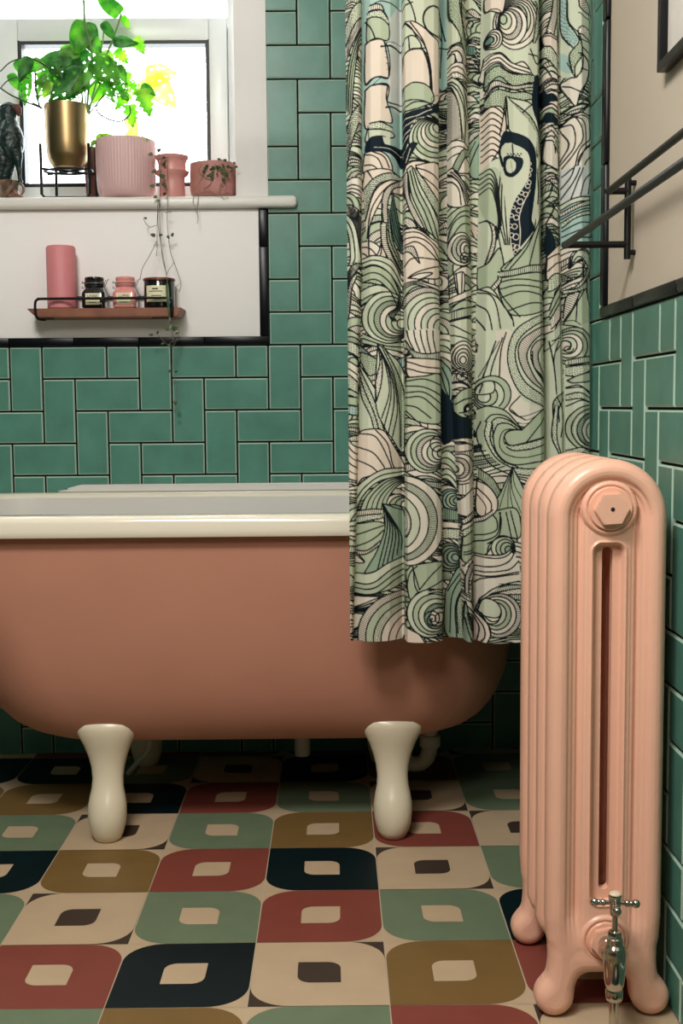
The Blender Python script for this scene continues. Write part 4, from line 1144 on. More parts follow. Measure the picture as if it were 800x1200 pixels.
# ================================================================== SHELF AND WHAT STANDS ON IT
SY0, SY1, SZ = 1.150, 1.231, 1.0645
shelf = thing('wall_shelf', 'small oiled wooden shelf with a black rail, below the window sill', 'shelf', (-.39, SY1, SZ))
def trap(bm, x0, x1, x0b, x1b, y0, y1, z0, z1, bev=.002):
    v = [bm.verts.new(p) for p in ((x0b, y0, z0), (x1b, y0, z0), (x1, y0, z1), (x0, y0, z1), (x0b, y1, z0), (x1b, y1, z0), (x1, y1, z1), (x0, y1, z1))]
    for f in ((0, 1, 2, 3), (5, 4, 7, 6), (4, 0, 3, 7), (1, 5, 6, 2), (3, 2, 6, 7), (4, 5, 1, 0)): bm.faces.new([v[i] for i in f])
    bmesh.ops.bevel(bm, geom=bm.edges[:], offset=bev, segments=2, affect='EDGES')
bm = bmesh.new(); trap(bm, -.570, -.216, -.548, -.226, SY0, SY1, SZ-.021, SZ)
child('shelf_board', bm, 'wood', shelf)
ry = SY0-.006; xa, xb = -.548, -.238
bm = bmesh.new()
tube(bm, [(xa+.012, SY0+.03, SZ-.024), (xa+.006, ry+.004, SZ-.024), (xa, ry, SZ-.014), (xa, ry, SZ+.012), (xa+.006, ry, SZ+.0195), (xa+.02, ry, SZ+.021), (-.40, ry, SZ+.021), (xb-.02, ry, SZ+.021), (xb-.003, ry, SZ+.018), (xb, ry, SZ+.008), (xb, ry, SZ-.016), (xb-.004, ry+.006, SZ-.024), (xb-.008, SY0+.03, SZ-.024)], .0031, 10, sub=4)
tube(bm, [(xa+.02, SY1-.008, SZ), (xa+.02, SY1-.008, SZ+.024), (xa+.028, SY1-.008, SZ+.030), (-.40, SY1-.008, SZ+.030), (xb-.028, SY1-.008, SZ+.030), (xb-.02, SY1-.008, SZ+.024), (xb-.02, SY1-.008, SZ)], .0031, 10, sub=4)
child('guard_rail', bm, 'blackmetal', shelf)
bm = bmesh.new()
bm.free()
for x in (xa+.02, xb-.03):
    bm = bmesh.new(); box(bm, (x-.018, SY0+.006, SZ-.0235), (x+.018, SY0+.018, SZ-.0205), .0008); child('rail_bracket', bm, 'blackmetal', shelf)
ZS = SZ+.0006
# candle
bm = bmesh.new(); cx, cy = -.497, 1.190; rb = .0335
lathe(bm, [(rb-.003, ZS), (rb, ZS+.003), (rb, ZS+.139), (rb-.003, ZS+.1435), (rb-.009, ZS+.144), (rb-.014, ZS+.1405), (.004, ZS+.139)], cx, cy, 48)
cdl = thing('pillar_candle', 'tall pink pillar candle on the left end of the small shelf', 'candle', (cx, cy, ZS))
child('wax', bm, 'pink_wax', cdl)
bm = bmesh.new(); tube(bm, [(cx, cy, ZS+.138), (cx+.001, cy, ZS+.147)], .001, 6, smooth=False); child('wick', bm, 'ink', cdl)
def text_mesh(s, size, name, mt, parent, pos, ry_=0):
    cu = bpy.data.curves.new(name, 'FONT'); cu.body = s; cu.size = size; cu.align_x = 'CENTER'; cu.align_y = 'CENTER'; cu.extrude = .0001
    tmp = bpy.data.objects.new('tmp', cu); C.objects.link(tmp)
    dg = bpy.context.evaluated_depsgraph_get(); me_ = bpy.data.meshes.new_from_object(tmp.evaluated_get(dg))
    bpy.data.objects.remove(tmp)
    me_.transform(Matrix.Translation(pos) @ Matrix.Rotation(math.radians(90), 4, 'X'))
    me_.materials.clear(); me_.materials.append(M[mt])
    W = Vector((0, 0, 0)); q = parent
    while q: W += q.location; q = q.parent
    me_.transform(Matrix.Translation(-W))
    return link(name, me_, parent)
def clip_jar(cx, cy, mt, label, word):
    t = thing('clip_top_jar', label, 'jar', (cx, cy, ZS), 'small clip-top candle jars on the shelf')
    bm = bmesh.new(); w_ = .0262
    lv = [(w_-.004, .007, ZS), (w_, .008, ZS+.003), (w_, .008, ZS+.034), (w_-.003, .010, ZS+.041), (.0215, .0205, ZS+.046), (.0205, .0205, ZS+.050)]
    loft(bm, [(rrect(cx, cy, a, a, r, 6), z) for a, r, z in lv], cap=True)
    child('jar_body', bm, mt, t, 40)
    bm = bmesh.new(); lathe(bm, [(.0205, ZS+.0525), (.0232, ZS+.0535), (.0232, ZS+.061), (.0215, ZS+.063), (.0225, ZS+.066), (.0215, ZS+.0715), (.012, ZS+.074), (.002, ZS+.0745)], cx, cy, 32)
    ld = child('jar_lid', bm, mt, t)
    bm = bmesh.new(); lathe(bm, [(.0208, ZS+.0498), (.0226, ZS+.0505), (.0226, ZS+.0525), (.0208, ZS+.053)], cx, cy, 32); child('rubber_seal', bm, 'gasket' if mt == 'blackglass' else 'rose_pot', t)
    bm = bmesh.new()
    n = 24
    tube(bm, [(cx+.0236*math.cos(2*math.pi*k/n), cy+.0236*math.sin(2*math.pi*k/n), ZS+.0575) for k in range(n)], .0009, 6, smooth=False, closed=True)
    tube(bm, [(cx+.0215, cy-.004, ZS+.0475), (cx+.027, cy-.006, ZS+.055), (cx+.031, cy-.006, ZS+.064), (cx+.034, cy-.004, ZS+.068)], .0011, 6)
    tube(bm, [(cx+.027, cy-.004, ZS+.066), (cx+.024, cy-.012, ZS+.052), (cx+.030, cy-.014, ZS+.036), (cx+.038, cy-.008, ZS+.026)], .0010, 6)
    tube(bm, [(cx-.022, cy-.004, ZS+.058), (cx-.027, cy-.004, ZS+.062), (cx-.028, cy, ZS+.058)], .0010, 6)
    tube(bm, [(cx-.022, cy-.004, ZS+.049), (cx-.028, cy-.004, ZS+.047), (cx-.028, cy, ZS+.052)], .0010, 6)
    child('wire_clasp', bm, 'wire', t)
    bm = bmesh.new(); box(bm, (cx-.0165, cy-w_-.0010, ZS+.008), (cx+.0165, cy-w_-.0002, ZS+.034)); lb = child('paper_label', bm, 'label', t)
    text_mesh(word, .0085, 'lettering', 'ink', lb, Vector((cx, cy-w_-.0012, ZS+.0275)))
    bm = bmesh.new(); box(bm, (cx-.009, cy-w_-.0013, ZS+.0125), (cx+.009, cy-w_-.0008, ZS+.0138)); child('small_print', bm, 'ink', lb)
clip_jar(-.421, 1.188, 'blackglass', 'small black clip-top jar with a cream label, next to the pillar candle', 'LINNE')
clip_jar(-.350, 1.188, 'pinkglass', 'small pink clip-top jar with a cream label, between the two black jars', 'LUPPA')
cx, cy = -.272, 1.190
t = thing('candle_jar', 'wide black glass candle jar with copper-brown lid on the right end of the shelf', 'jar', (cx, cy, ZS))
bm = bmesh.new(); lathe(bm, [(.033, ZS), (.0355, ZS+.003), (.0355, ZS+.060), (.0345, ZS+.062)], cx, cy, 40); child('jar_body', bm, 'blackglass', t)
bm = bmesh.new(); lathe(bm, [(.0355, ZS+.0625), (.0370, ZS+.063), (.0370, ZS+.067), (.0355, ZS+.0685), (.002, ZS+.069)], cx, cy, 40); child('jar_lid', bm, 'copper', t)
# curved label
V = []; F = []
n = 16
for zq in (ZS+.013, ZS+.050):
    for k in range(n+1):
        a = math.radians(-90-40+80*k/n-6); V.append((.0359*math.cos(a), .0359*math.sin(a), zq-ZS))
for k in range(n): F.append((k, k+1, n+2+k, n+1+k))
lb = nobj('paper_label', V, F, 'label', t)
for q, (a_, b_) in enumerate(((-.010, .004), (-.017, .013), (-.012, .011), (-.015, .014))):
    V = []; F = []; zq = (.042, .037, .027, .022)[q]; xa_, xb_ = a_, b_
    for z_ in (zq-.0009, zq+(.0009 if q else .002)):
        for k in range(7):
            x = xa_+(xb_-xa_)*k/6-.002; V.append((x, -math.sqrt(.0361**2-x*x), z_))
    for k in range(6): F.append((k, k+1, k+8, k+7))
    nobj('small_print', V, F, 'ink', lb)

# ================================================================== WINDOW SILL
ZW = SILL+.0006
def petal(bm, base, tip, w_, up=(0, -1, 0), curl=.25, holes=0, mi=0, lobes=0, seed=0, heart=.5):
    """a leaf between two points, midrib folded, optionally with the oval holes of a swiss cheese vine"""
    r = random.Random(seed); base = Vector(base); tip = Vector(tip); ax = tip-base; Ln = ax.length; ax.normalize()
    up = Vector(up); sd = ax.cross(up)
    if sd.length < 1e-4: sd = Vector((1, 0, 0))
    sd.normalize(); nr = sd.cross(ax).normalized()
    nL, nW = 26, 9
    def wid(t): return w_*(math.sin(math.pi*min(1, t*.93+.07)**.72)**.8)*(1-.12*t)
    hs = [(sg, r.uniform(4+i*5, 7+i*5), r.uniform(2.6, 5.6), r.uniform(.7, 1.5), r.uniform(.6, 1.1)) for sg in (-1, 1) for i in range(4)] if holes else []
    for sg in (-1, 1):
        g = []
        for i in range(nL+1):
            t = i/nL; W_ = wid(t)
            if lobes and i > 3: W_ *= .80+.20*math.cos(i*math.pi/2.5+(1 if sg > 0 else 0))
            row = []
            for j in range(nW+1):
                s = j/nW
                back = -.12*Ln*s*math.sin(math.pi*min(t*2, 1))*(1-t) if heart else 0
                p = base+ax*(Ln*t+back+.10*Ln*s*t*(1-t))+sd*(sg*W_*s)+nr*(-curl*w_*s*s+curl*Ln*.5*math.sin(math.pi*t)*.35+.03*w_*math.sin(9*t+s*3))
                row.append(bm.verts.new(p))
            g.append(row)
        for i in range(nL):
            for j in range(nW):
                if any(h[0] == sg and ((i-h[1])/h[3])**2+((j-h[2]+.3*(h[1]-i))/(h[4]*1.3))**2 < 1 for h in hs): continue
                f = [g[i][j], g[i+1][j], g[i+1][j+1], g[i][j+1]]
                if sg > 0: f.reverse()
                try: bm.faces.new(f).material_index = mi
                except ValueError: pass
def leafobj(bm, name, parent, mats):
    bmesh.ops.remove_doubles(bm, verts=bm.verts[:], dist=1e-5)
    me_ = bpy.data.meshes.new(name); bm.to_mesh(me_); bm.free(); o = link(name, finish(me_, mats, 60), None)
    o.parent = parent; o.data.transform(Matrix.Translation(-parent.location))
    so = o.modifiers.new('thickness', 'SOLIDIFY'); so.thickness = .0006
    return o
LM = ['leaf', 'leaf_dark', 'leaf_light', 'leaf_yellow']

# brass pot on a black wire stand
PY = 1.285
c0 = at(78, 125, Y=PY); BXc = c0[0]; zt_ = c0[2]+.002; zb_ = at(78, 198, Y=PY)[2]
Rb = (at(103.5, 130, Y=PY)[0]-at(51.5, 130, Y=PY)[0])/2
mon = thing('potted_monstera', 'leafy vine with holed leaves in a brass pot, at the left of the window sill', 'potted plant', (BXc, PY, zb_))
bm = bmesh.new()
H_ = zt_-zb_
lathe(bm, [(Rb*.55, zb_), (Rb*.66, zb_+.002), (Rb*.86, zb_+H_*.12), (Rb*.93, zb_+H_*.22), (Rb*.965, zb_+H_*.4), (Rb, zb_+H_*.98), (Rb, zt_), (Rb-.003, zt_), (Rb-.004, zt_-.02)], BXc, PY, 48)
child('pot', bm, 'brass', mon)
bm = bmesh.new(); lathe(bm, [(.01, zt_-.012), (Rb-.0045, zt_-.014), (Rb-.0045, zt_-.018)], BXc, PY, 32); child('soil', bm, 'soil', mon)
stand = thing('plant_stand', 'black wire stand holding the brass pot on the window sill', 'plant stand', (BXc, PY, ZW))
bm = bmesh.new(); rw = .0036; s_ = Rb+.004; zr = zb_-.001
zl = at(53, 172, Y=PY)[2]
for y, xa_, xb_ in ((PY-s_*.62, BXc-s_, BXc+s_), (PY+s_*.62, at(66, 215, Y=PY+s_*.62)[0], at(113, 215, Y=PY+s_*.62)[0])):
    tube(bm, [(xa_, y, zl), (xa_, y, ZW+.012), (xa_+.008, y, ZW+rw), (xb_-.008, y, ZW+rw), (xb_, y, ZW+.012), (xb_, y, zl)], rw, 8, smooth=False)
for k in (0,):
    tube(bm, [(BXc+s_*math.cos(a), PY+s_*.62*math.sin(a), zr-.0045) for a in [2*math.pi*i/32 for i in range(32)]], rw*.8, 8, smooth=False, closed=True)
tube(bm, [(BXc-s_, PY-s_*.62, zr-.0045), (BXc+s_, PY+s_*.62, zr-.0045)], rw*.8, 8, smooth=False)
tube(bm, [(BXc+s_, PY-s_*.62, zr-.0050), (BXc-s_, PY+s_*.62, zr-.0050)], rw*.8, 8, smooth=False)
child('wire_frame', bm, 'blackmetal', stand)
# leaves: (base x,y, tip x,y, half width px, depth offset, material, holes, lobes)
LV = [((101,26),(86,64),15,-.01,0,0,0),((101,26),(108,62),12,.015,1,0,0),((141,16),(112,-6),10,0,0,0,0),((143,18),(152,34),4.5,.01,2,0,0),((120,26),(136,48),6,.0,1,0,0),
      ((133,46),(162,50),9,.0,1,0,0),((158,44),(170,64),9,.02,2,0,1),((136,58),(150,74),9,.03,2,0,1),((110,66),(140,98),15,-.03,0,1,0),((98,84),(56,118),17,-.02,1,1,0),((100,88),(66,98),14,.0,0,1,0),
      ((84,66),(40,72),13,.01,1,0,0),((96,72),(60,84),14,.02,1,1,0),((58,78),(42,116),13,.0,0,1,1),((34,66),(22,96),8,-.01,1,0,0),((30,92),(28,124),9,-.01,0,1,0),((48,70),(34,84),9,.0,0,0,0),
      ((104,60),(84,80),12,.02,1,1,0),((120,90),(134,120),11,-.01,0,1,1),((132,96),(152,118),11,.0,0,1,1),((150,108),(134,128),9,.01,2,0,1),((166,104),(176,136),12,-.01,2,0,1),((164,104),(183,112),9,.0,0,0,0),
      ((152,122),(156,150),10,.02,2,0,1),((116,98),(108,122),9,.02,2,0,0),((138,76),(148,92),6,.01,0,0,0),((150,84),(148,98),5,.01,2,0,0),((88,98),(80,122),9,.01,0,1,1),((70,60),(94,56),8,.02,0,0,0),
      ((170,88),(207,84),17,.045,3,1,0),((176,92),(206,126),15,.045,3,1,0),((172,92),(164,112),9,.05,3,0,0),((150,136),(160,160),8,.05,3,0,0),((20,70),(38,96),8,.0,0,0,0),((60,96),(50,114),8,-.015,2,0,0),
      ((112,76),(84,112),13,-.025,0,1,0),((92,58),(64,68),10,.015,0,0,0),((70,84),(58,104),11,.0,2,0,0),((128,74),(150,100),10,-.005,0,1,1),((120,60),(132,82),9,.01,2,0,0),((106,44),(118,66),9,.005,0,0,0),((62,72),(74,94),10,-.02,1,1,0),((46,90),(62,112),9,-.01,0,0,1),((150,96),(168,116),9,.015,2,1,1),((12,86),(22,106),6,.0,0,0,0)]
bms = {0: bmesh.new(), 1: bmesh.new(), 2: bmesh.new(), 3: bmesh.new()}
sc = 1394.8/(PY-CAM[1])
for i, (b_, t_, w_, dy, mi, ho, lo) in enumerate(LV):
    Yv = PY+dy
    if Yv > 1.345: Yv = 1.345
    rr = random.Random(i)
    petal(bms[mi], at(*b_, Y=Yv), at(*t_, Y=Yv-.015+.03*rr.random()), w_/sc, up=(rr.uniform(-.25, .25), -1, rr.uniform(0, .5)), holes=ho, lobes=lo, seed=i, curl=rr.uniform(.1, .3))
for k, nm in enumerate(('foliage', 'dark_foliage', 'young_foliage', 'sunlit_foliage')): leafobj(bms[k], nm, mon, LM[k])
bm = bmesh.new()
def path(px, Y): return [at(x, y, Y=Y) for x, y in px]
for q, r, dy in (([(102,132),(104,100),(108,66),(100,30),(98,0)], .0028, -.01), ([(104,132),(112,100),(124,66),(134,42),(142,16)], .0024, .0), ([(98,132),(96,100),(104,80)], .0022, .01),
                 ([(100,132),(112,110),(120,92)], .002, -.01), ([(100,132),(100,110),(98,88)], .002, -.015), ([(104,134),(118,116),(132,96)], .0018, .0), ([(112,90),(114,70),(120,50),(122,28)], .0018, .01)):
    tube(bm, path(q, PY+dy), r, 8)
child('stem', bm, 'stem', mon)
bm = bmesh.new()
for q, r, dy in (([(102,130),(80,96),(58,80),(36,68),(14,72),(0,84)], .0015, -.005), ([(0,104),(10,94),(26,90),(34,92)], .0014, -.01), ([(0,103),(14,112),(32,120),(50,127)], .0020, -.012), ([(41,84),(42,104),(46,124)], .0022, -.02),
                 ([(124,110),(114,122),(115,132),(128,140),(142,142),(152,134),(152,124)], .0017, -.01), ([(116,128),(126,120),(134,112)], .001, -.01), ([(118,136),(132,126),(136,118)], .001, -.01), ([(146,82),(156,79),(162,78)], .0012, .01), ([(38,121),(48,126)], .003, -.012)):
    tube(bm, path(q, PY+dy), r, 8)
child('aerial_root', bm, 'darkstem', mon)

# parrot ornament
BYp = 1.262
bird = thing('parrot_ornament', 'dark green glazed parrot ornament at the left end of the window sill', 'ornament', (at(12, 233, Y=BYp)[0], BYp, ZW))
def seg_loft(bm, rows, Y, ysq=.85, n=20, mi=0):
    rings = []
    for (x, y, r, *q) in rows:
        p = at(x, y, Y=Y); rad = r/(1394.8/(Y-CAM[1])); dy = q[0] if q else 0
        rings.append((p, rad, dy))
    rs = []
    for i, (p, rad, dy) in enumerate(rings):
        a = rings[max(i-1, 0)][0]; b2 = rings[min(i+1, len(rings)-1)][0]; t_ = (b2-a).normalized(); s1 = Vector((t_.z, 0, -t_.x)); s2 = Vector((0, 1, 0))
        rs.append([bm.verts.new(p+Vector((0, dy, 0))+s1*rad*math.cos(2*math.pi*k/n)+s2*rad*ysq*math.sin(2*math.pi*k/n)) for k in range(n)])
    for a, b2 in zip(rs, rs[1:]):
        for k in range(n): bm.faces.new((a[k], a[(k+1) % n], b2[(k+1) % n], b2[k])).material_index = mi
    bm.faces.new(rs[0]); bm.faces.new(rs[-1])
bm = bmesh.new()
seg_loft(bm, [(9,120,2),(9.5,121.5,6),(9.5,125,9.5),(9.5,130,11),(9,136,10.5),(9,141,10),(9.5,147,12),(10.5,155,15),(11.5,163,16.5),(11,172,16.5),(9,181,14.5),(7,190,12),(6,200,10),(4.5,212,8),(3.5,222,6.5),(3,231,4.5)], BYp)
seg_loft(bm, [(17,176,9),(20,184,7),(21.5,192,4),(22.5,202,2.6),(23.5,211,2.2),(24,214,3.4)], BYp-.012, n=14)
seg_loft(bm, [(4,140,4),(2,152,8),(2,166,10),(2,180,9),(1,194,6),(0,206,2)], BYp-.016, ysq=.5, n=14)
child('bird_body', bm, 'verdigris', bird, 70)
bm = bmesh.new(); seg_loft(bm, [(15,124,3),(19,126,5),(21.5,129.5,4.6),(22,133,3.2),(21,136,1.2)], BYp-.006, n=12); child('beak', bm, 'brown_pot', bird, 70)
bm = bmesh.new(); p = at(13.5, 128, Y=BYp-.018); ball(bm, p, .0022); child('eye', bm, 'blackglass', bird)
# hollow mottled base (tree stump rim)
bm = bmesh.new(); Xb = at(15, 232, Y=BYp)[0]
ZH = at(15, 212, Y=BYp)[2]
lathe(bm, [(.026, ZW), (.029, ZW+.004), (.024, ZW+.012), (.0205, ZW+.02), (.021, ZH-.006), (.025, ZH-.001), (.022, ZH)], Xb-.008, BYp, 28, rib=5, ribamp=.09)
p = at(22.5, 222, Y=BYp-.016)
tube(bm, [(p.x+.0115*math.cos(a), p.y-.003, p.z+.013*math.sin(a)) for a in [2*math.pi*i/20 for i in range(20)]], .0028, 8, smooth=False, closed=True)
tube(bm, path([(4, 232), (10, 224), (17, 214)], BYp-.028), .004, 8); tube(bm, path([(14, 233), (20, 228), (27, 232)], BYp-.028), .0036, 8)
child('base', bm, 'birdbase', bird, 60)

def pot_xy(xl, xr, yb, Y):
    a = at(xl, yb, Y=Y); b2 = at(xr, yb, Y=Y); return (a.x+b2.x)/2, (b2.x-a.x)/2
# small brown pot behind
Yq = 1.345; cx, r = pot_xy(97, 119, 190, Yq); zt2 = at(108, 174, Y=Yq)[2]; 
bm = bmesh.new(); lathe(bm, [(r*.62, ZW), (r*.66, ZW+.002), (r*.9, zt2-.035), (r, zt2-.012), (r, zt2), (r-.004, zt2), (r-.005, zt2-.02)], cx, Yq, 32)
tag(obj('plant_pot', bm, 'brown_pot'), 'small dark brown clay pot half hidden behind the brass pot and the large pink pot', 'plant pot')
# ribbed pink pot
Yq = 1.268; cx, r = pot_xy(113, 182.5, 200, Yq); zt2 = at(148, 167, Y=Yq)[2]+.002
r = min(r, Yq-1.2115-.0+.0) if False else r
pk = thing('ribbed_pot_plant', 'large dusty pink ribbed pot with small leaves at its rim', 'potted plant', (cx, Yq, ZW))
bm = bmesh.new(); Hh = zt2-ZW
prof = [(r*.80, ZW), (r*.84, ZW+.001), (r*.90, ZW+.006), (r*.955, ZW+.020), (r*.98, ZW+.04), (r, ZW+Hh*.6), (r*1.0, zt2-.003), (r*.985, zt2), (r*.93, zt2), (r*.92, zt2-.02)]
n = 240; rings = []
for q, (rr_, h_) in enumerate(prof):
    amp_ = .006 if 3 <= q <= 6 else 0
    rings.append([bm.verts.new((cx+rr_*(1+amp_*(1 if k % 4 < 2 else -1))*math.cos(2*math.pi*k/n), Yq+rr_*(1+amp_*(1 if k % 4 < 2 else -1))*math.sin(2*math.pi*k/n), h_)) for k in range(n)])
for a, b2 in zip(rings, rings[1:]):
    for k in range(n): bm.faces.new((a[k], a[(k+1) % n], b2[(k+1) % n], b2[k]))
bm.faces.new(rings[0])
child('pot', bm, 'pink_pot', pk, 60)
bm = bmesh.new(); lathe(bm, [(.01, zt2-.012), (r*.925, zt2-.014), (r*.925, zt2-.018)], cx, Yq, 32); child('soil', bm, 'soil', pk)
bm = bmesh.new(); bm2 = bmesh.new()
for i, (b_, t_, w_) in enumerate((((112,162),(136,160),5),((124,166),(118,158),3.5),((140,166),(136,160),3),((162,166),(174,163),4),((170,166),(166,160),3.5),((112,164),(106,172),3),((128,166),(146,163),3))):
    petal(bm, at(*b_, Y=Yq-.03), at(*t_, Y=Yq-.045), w_/sc, seed=i)
for i, (b_, t_, w_) in enumerate((((150,167),(154,150),6),((148,166),(144,160),3),((156,166),(164,158),3))): petal(bm2, at(*b_, Y=Yq), at(*t_, Y=Yq), w_/sc, seed=i)
tube(bm, path([(108, 176), (109, 168), (114, 163), (124, 162)], Yq-.02), .0012, 6)
leafobj(bm, 'foliage', pk, 'leaf_light'); leafobj(bm2, 'sunlit_foliage', pk, 'leaf_yellow')
# flanged salmon pot with trailing hearts
Yq = 1.250; cx, _ = pot_xy(183, 220, 200, Yq); pxm = 1/(1394.8/(Yq-CAM[1]))
tp = thing('flanged_pot_plant', 'small salmon pot with flared double rim and long vines trailing past the shelf', 'potted plant', (cx, Yq, ZW))
bm = bmesh.new(); zf = lambda y: at(200, y, Y=Yq)[2]
prof = [(14, 233.5), (14.6, 232.5), (14.4, 222), (14.4, 214), (14.8, 208), (18.5, 205), (19.5, 201.5), (16.5, 201), (15.8, 198), (15.8, 192), (17.5, 187.5), (19.3, 185.5), (19.3, 183.5), (17.2, 183), (16, 186)]
pr = [(rr_*pxm, zf(y) if i else ZW) for i, (rr_, y) in enumerate(prof)]; pr[1] = (pr[1][0], ZW+.002)
lathe(bm, pr, cx, Yq, 40); child('pot', bm, 'salmon_pot', tp, 60)
def vinepath(q, Y0, hang=True):
    """vines start in the pot, bend over the sill's rounded edge, then hang in front of the wall and the shelf"""
    out = []
    for x, y in q:
        if y < 224: Y = Y0
        elif y < 300: Y = 1.196
        elif y < 330: Y = 1.170
        elif y < 385: Y = 1.1365
        else: Y = 1.170 if y < 410 else 1.19
        out.append(at(x, y, Y=Y))
    return out
bm = bmesh.new()
VN = [[(186,186),(183,200),(185,216),(185,232),(184,262),(184,290),(183,300)], [(190,186),(187,205),(187,232),(187,262),(190,300),(194,318),(196,330),(197,352),(199,372)], [(188,184),(188,210),(187,232),(185,262),(192,306),(195,322)],
      [(196,186),(196,210),(196,234),(196,262),(199,292),(204,308),(209,322),(212,333),(210,342)], [(198,184),(180,190),(182,204),(181,218)], [(204,307),(198,316),(195,322)], [(212,332),(206,336),(202,338)],
      [(184,282),(175,300),(167,314),(164,328)], [(183,264),(176,266),(171,262),(168,256)], [(199,372),(201,386),(203,400),(202,410),(203,434),(207,460),(206,478)], [(203,386),(210,388),(206,400),(202,408)], [(202,408),(194,402),(184,392),(179,392)], [(196,405),(202,400),(210,398)], [(196,250),(191,247)], [(196,249),(201,248)]]
for q in VN: tube(bm, vinepath(q, Yq-.042), .00075 if q[0][1] < 300 else .0006, 5)
child('vine', bm, 'vine', tp)
bm = bmesh.new()
for i, (x, y, s2, a_) in enumerate(((179,180,5,200),(184,177,5,20),(190,185,4,0),(191,195,5,60),(183,200,5,200),(193,208,6,150),(191,214,6,300),(181,218,5,180),(184,230,4,200),(191,228,4,20),(187,234,3,240),(172,256,3,170),(182,276,5,170),(196,276,4,300),(201,277,4,60),(186,276,4,10),
                      (199,372,4,270),(200,380,5,260),(202,386,6,20),(198,386,4,180),(206,391,3,20),(179,392,4,190),(184,391,3,60),(192,402,3,200),(197,404,4,330),(201,434,4,200),(205,436,3,20),(207,470,4,200),(204,474,4,30),(205,480,3,280),(196,340,3,250),(198,352,4,280))):
    b_ = vinepath([(x, y)], Yq-.044)[0]; a2 = math.radians(a_); L2 = s2*1.15/sc
    petal(bm, b_, b_+Vector((math.cos(a2)*L2, -.003, math.sin(a2)*L2)), s2*.42/sc, seed=i, curl=.1)
leafobj(bm, 'vine_leaves', tp, 'vineleaf')
bm = bmesh.new(); 
petal(bm, vinepath([(195.5, 332)], 0)[0], vinepath([(198.5, 375)], 0)[0]+Vector((0, 0, 0)), 2.0/sc, seed=3, curl=.1)
leafobj(bm, 'long_leaf', tp, 'vineleaf')
# rose bowl
Yq = 1.262; cx, r = pot_xy(222.5, 277, 210, Yq); zt2 = at(250, 193, Y=Yq)[2]
rp = thing('bowl_pot_plant', 'low rose bowl pot with straggly plant at the right end of the sill', 'potted plant', (cx, Yq, ZW))
bm = bmesh.new(); lathe(bm, [(r*.82, ZW), (r*.88, ZW+.002), (r*.96, ZW+.010), (r, ZW+.026), (r, zt2-.006), (r*.985, zt2), (r*.93, zt2), (r*.92, zt2-.016)], cx, Yq, 48); child('pot', bm, 'rose_pot', rp, 60)
bm = bmesh.new(); lathe(bm, [(.01, zt2-.008), (r*.925, zt2-.010), (r*.925, zt2-.014)], cx, Yq, 32); child('soil', bm, 'soil', rp)
bm = bmesh.new(); rr = random.Random(5)
for i in range(46):
    x = rr.gauss(256, 9); y = rr.gauss(197, 4.5)
    if y > 196: x = min(max(x, 238), 270)
    Y = Yq-r-.002 if y > 194 else Yq-r*.8
    b_ = at(x, y, Y=Y); a2 = rr.uniform(0, 6.28); L2 = rr.uniform(2.5, 5)/sc
    petal(bm, b_, b_+Vector((math.cos(a2)*L2, -.003, math.sin(a2)*L2)), L2*.33, seed=i, curl=.1)
for i in range(8):
    x, y = 262+rr.uniform(-3, 3), 203+i*2.2
    b_ = at(x, y, Y=Yq-r-.002); petal(bm, b_, b_+Vector((rr.uniform(-.004, .004), -.002, -.004)), .0012, seed=i)
leafobj(bm, 'foliage', rp, 'vineleaf')
bm = bmesh.new()
Yd = Yq-r-.002
for q in ([(244,195),(238,205),(232,216),(226,226)], [(252,192),(250,206),(246,216),(238,222)], [(262,192),(263,206),(258,220),(256,228)], [(236,193),(233,200),(240,208),(250,212)], [(230,230),(236,226),(246,224),(256,229),(268,226)]):
    tube(bm, [at(x, y, Y=Yd) for x, y in q], .0006, 5)
for q in ([(232,226),(232,234),(231,246),(232,256),(231,262)], [(228,226),(226,236),(229,246),(231,250)], [(258,228),(262,233),(268,231)]):
    tube(bm, [at(x, y, Y=1.205 if y > 230 else Yd) for x, y in q], .0006, 5)
child('trailing_stems', bm, 'vine', rp)

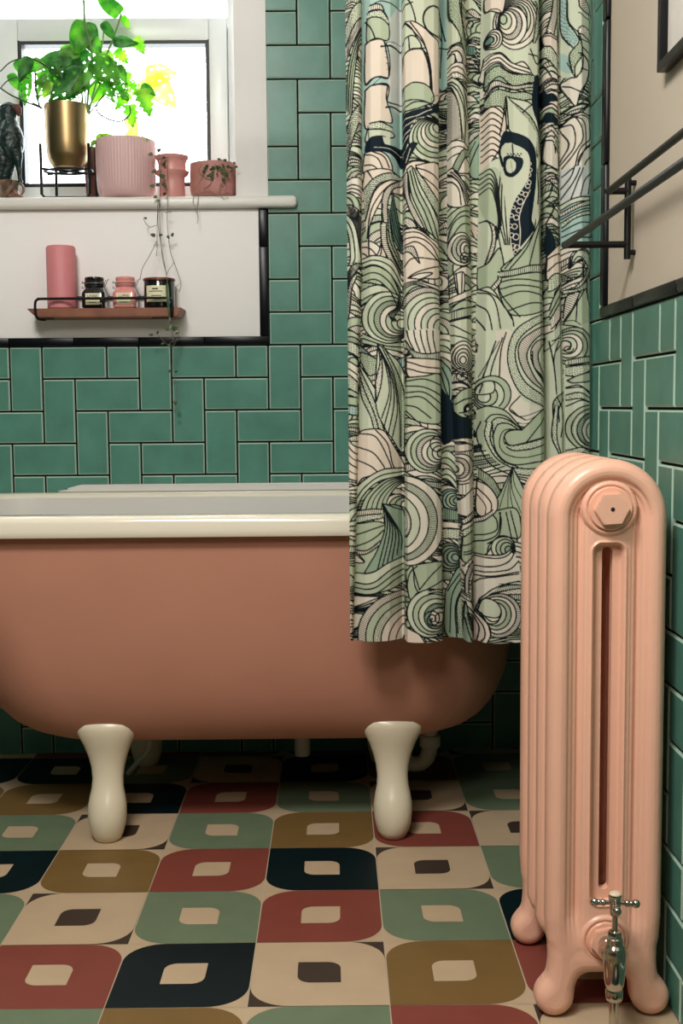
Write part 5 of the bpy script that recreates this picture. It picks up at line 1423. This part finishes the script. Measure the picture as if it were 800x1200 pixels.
# ================================================================== TOWEL RAIL on the right wall
tr = thing('towel_rail', 'black steel two-bar towel rail on the beige upper part of the right wall', 'towel rail', (XR, .24, 1.12))
yA, yB2 = .24, -.60; rt = .0052
xu, zu = at(713, 224, Y=yA)[0], at(713, 224, Y=yA)[2]; xl, zl_ = at(662, 287, Y=yA)[0], at(662, 287, Y=yA)[2]
xp = XR-.018
for nm, x, z in (('upper_bar', xu, zu), ('lower_bar', xl, zl_)):
    bm = bmesh.new(); tube(bm, [(x, yA, z), (x, yB2, z)], rt, 16, smooth=False); ball(bm, (x, yA, z), rt*1.15)
    child(nm, bm, 'blackmetal', tr)
for y in (yA, yB2):
    bm = bmesh.new()
    P8 = [(xp, y, zl_-.022), (xp, y, zu+.022)]
    tube(bm, P8, rt, 14, smooth=False)
    br = child('wall_bracket', bm, 'blackmetal', tr)
    for x, z in ((xu, zu), (xl, zl_)):
        bm = bmesh.new(); tube(bm, [(x, y, z), (xp, y, z)], rt, 14, smooth=False); child('bracket_arm', bm, 'blackmetal', br)
    for z in (zl_-.012, zu+.012):
        bm = bmesh.new(); tube(bm, [(xp, y, z), (XR-.004, y, z)], rt*.8, 12, smooth=False); child('wall_fixing', bm, 'blackmetal', br)

# picture on the right wall
py0, py1, pz0, pz1 = -.34, .072, 1.287, 1.80
pic = thing('framed_picture', 'thin black picture frame with pale artwork, cut off at the top right corner', 'picture', (XR-.006, (py0+py1)/2, pz0))
bm = bmesh.new(); fw_ = .012; xo = XR-.022; xi = XR-.0065
box(bm, (xo, py0, pz0), (xi, py1, pz0+fw_), .001); box(bm, (xo, py0, pz1-fw_), (xi, py1, pz1), .001)
box(bm, (xo+.0002, py0, pz0+.0005), (xi, py0+fw_, pz1-.0005), .001); box(bm, (xo+.0002, py1-fw_, pz0+.0005), (xi, py1, pz1-.0005), .001)
child('picture_frame', bm, 'blackmetal', pic)
bm = bmesh.new(); box(bm, (xi-.004, py0+fw_-.001, pz0+fw_-.001), (xi-.001, py1-fw_+.001, pz1-fw_+.001)); child('print', bm, 'paper', pic, 0)
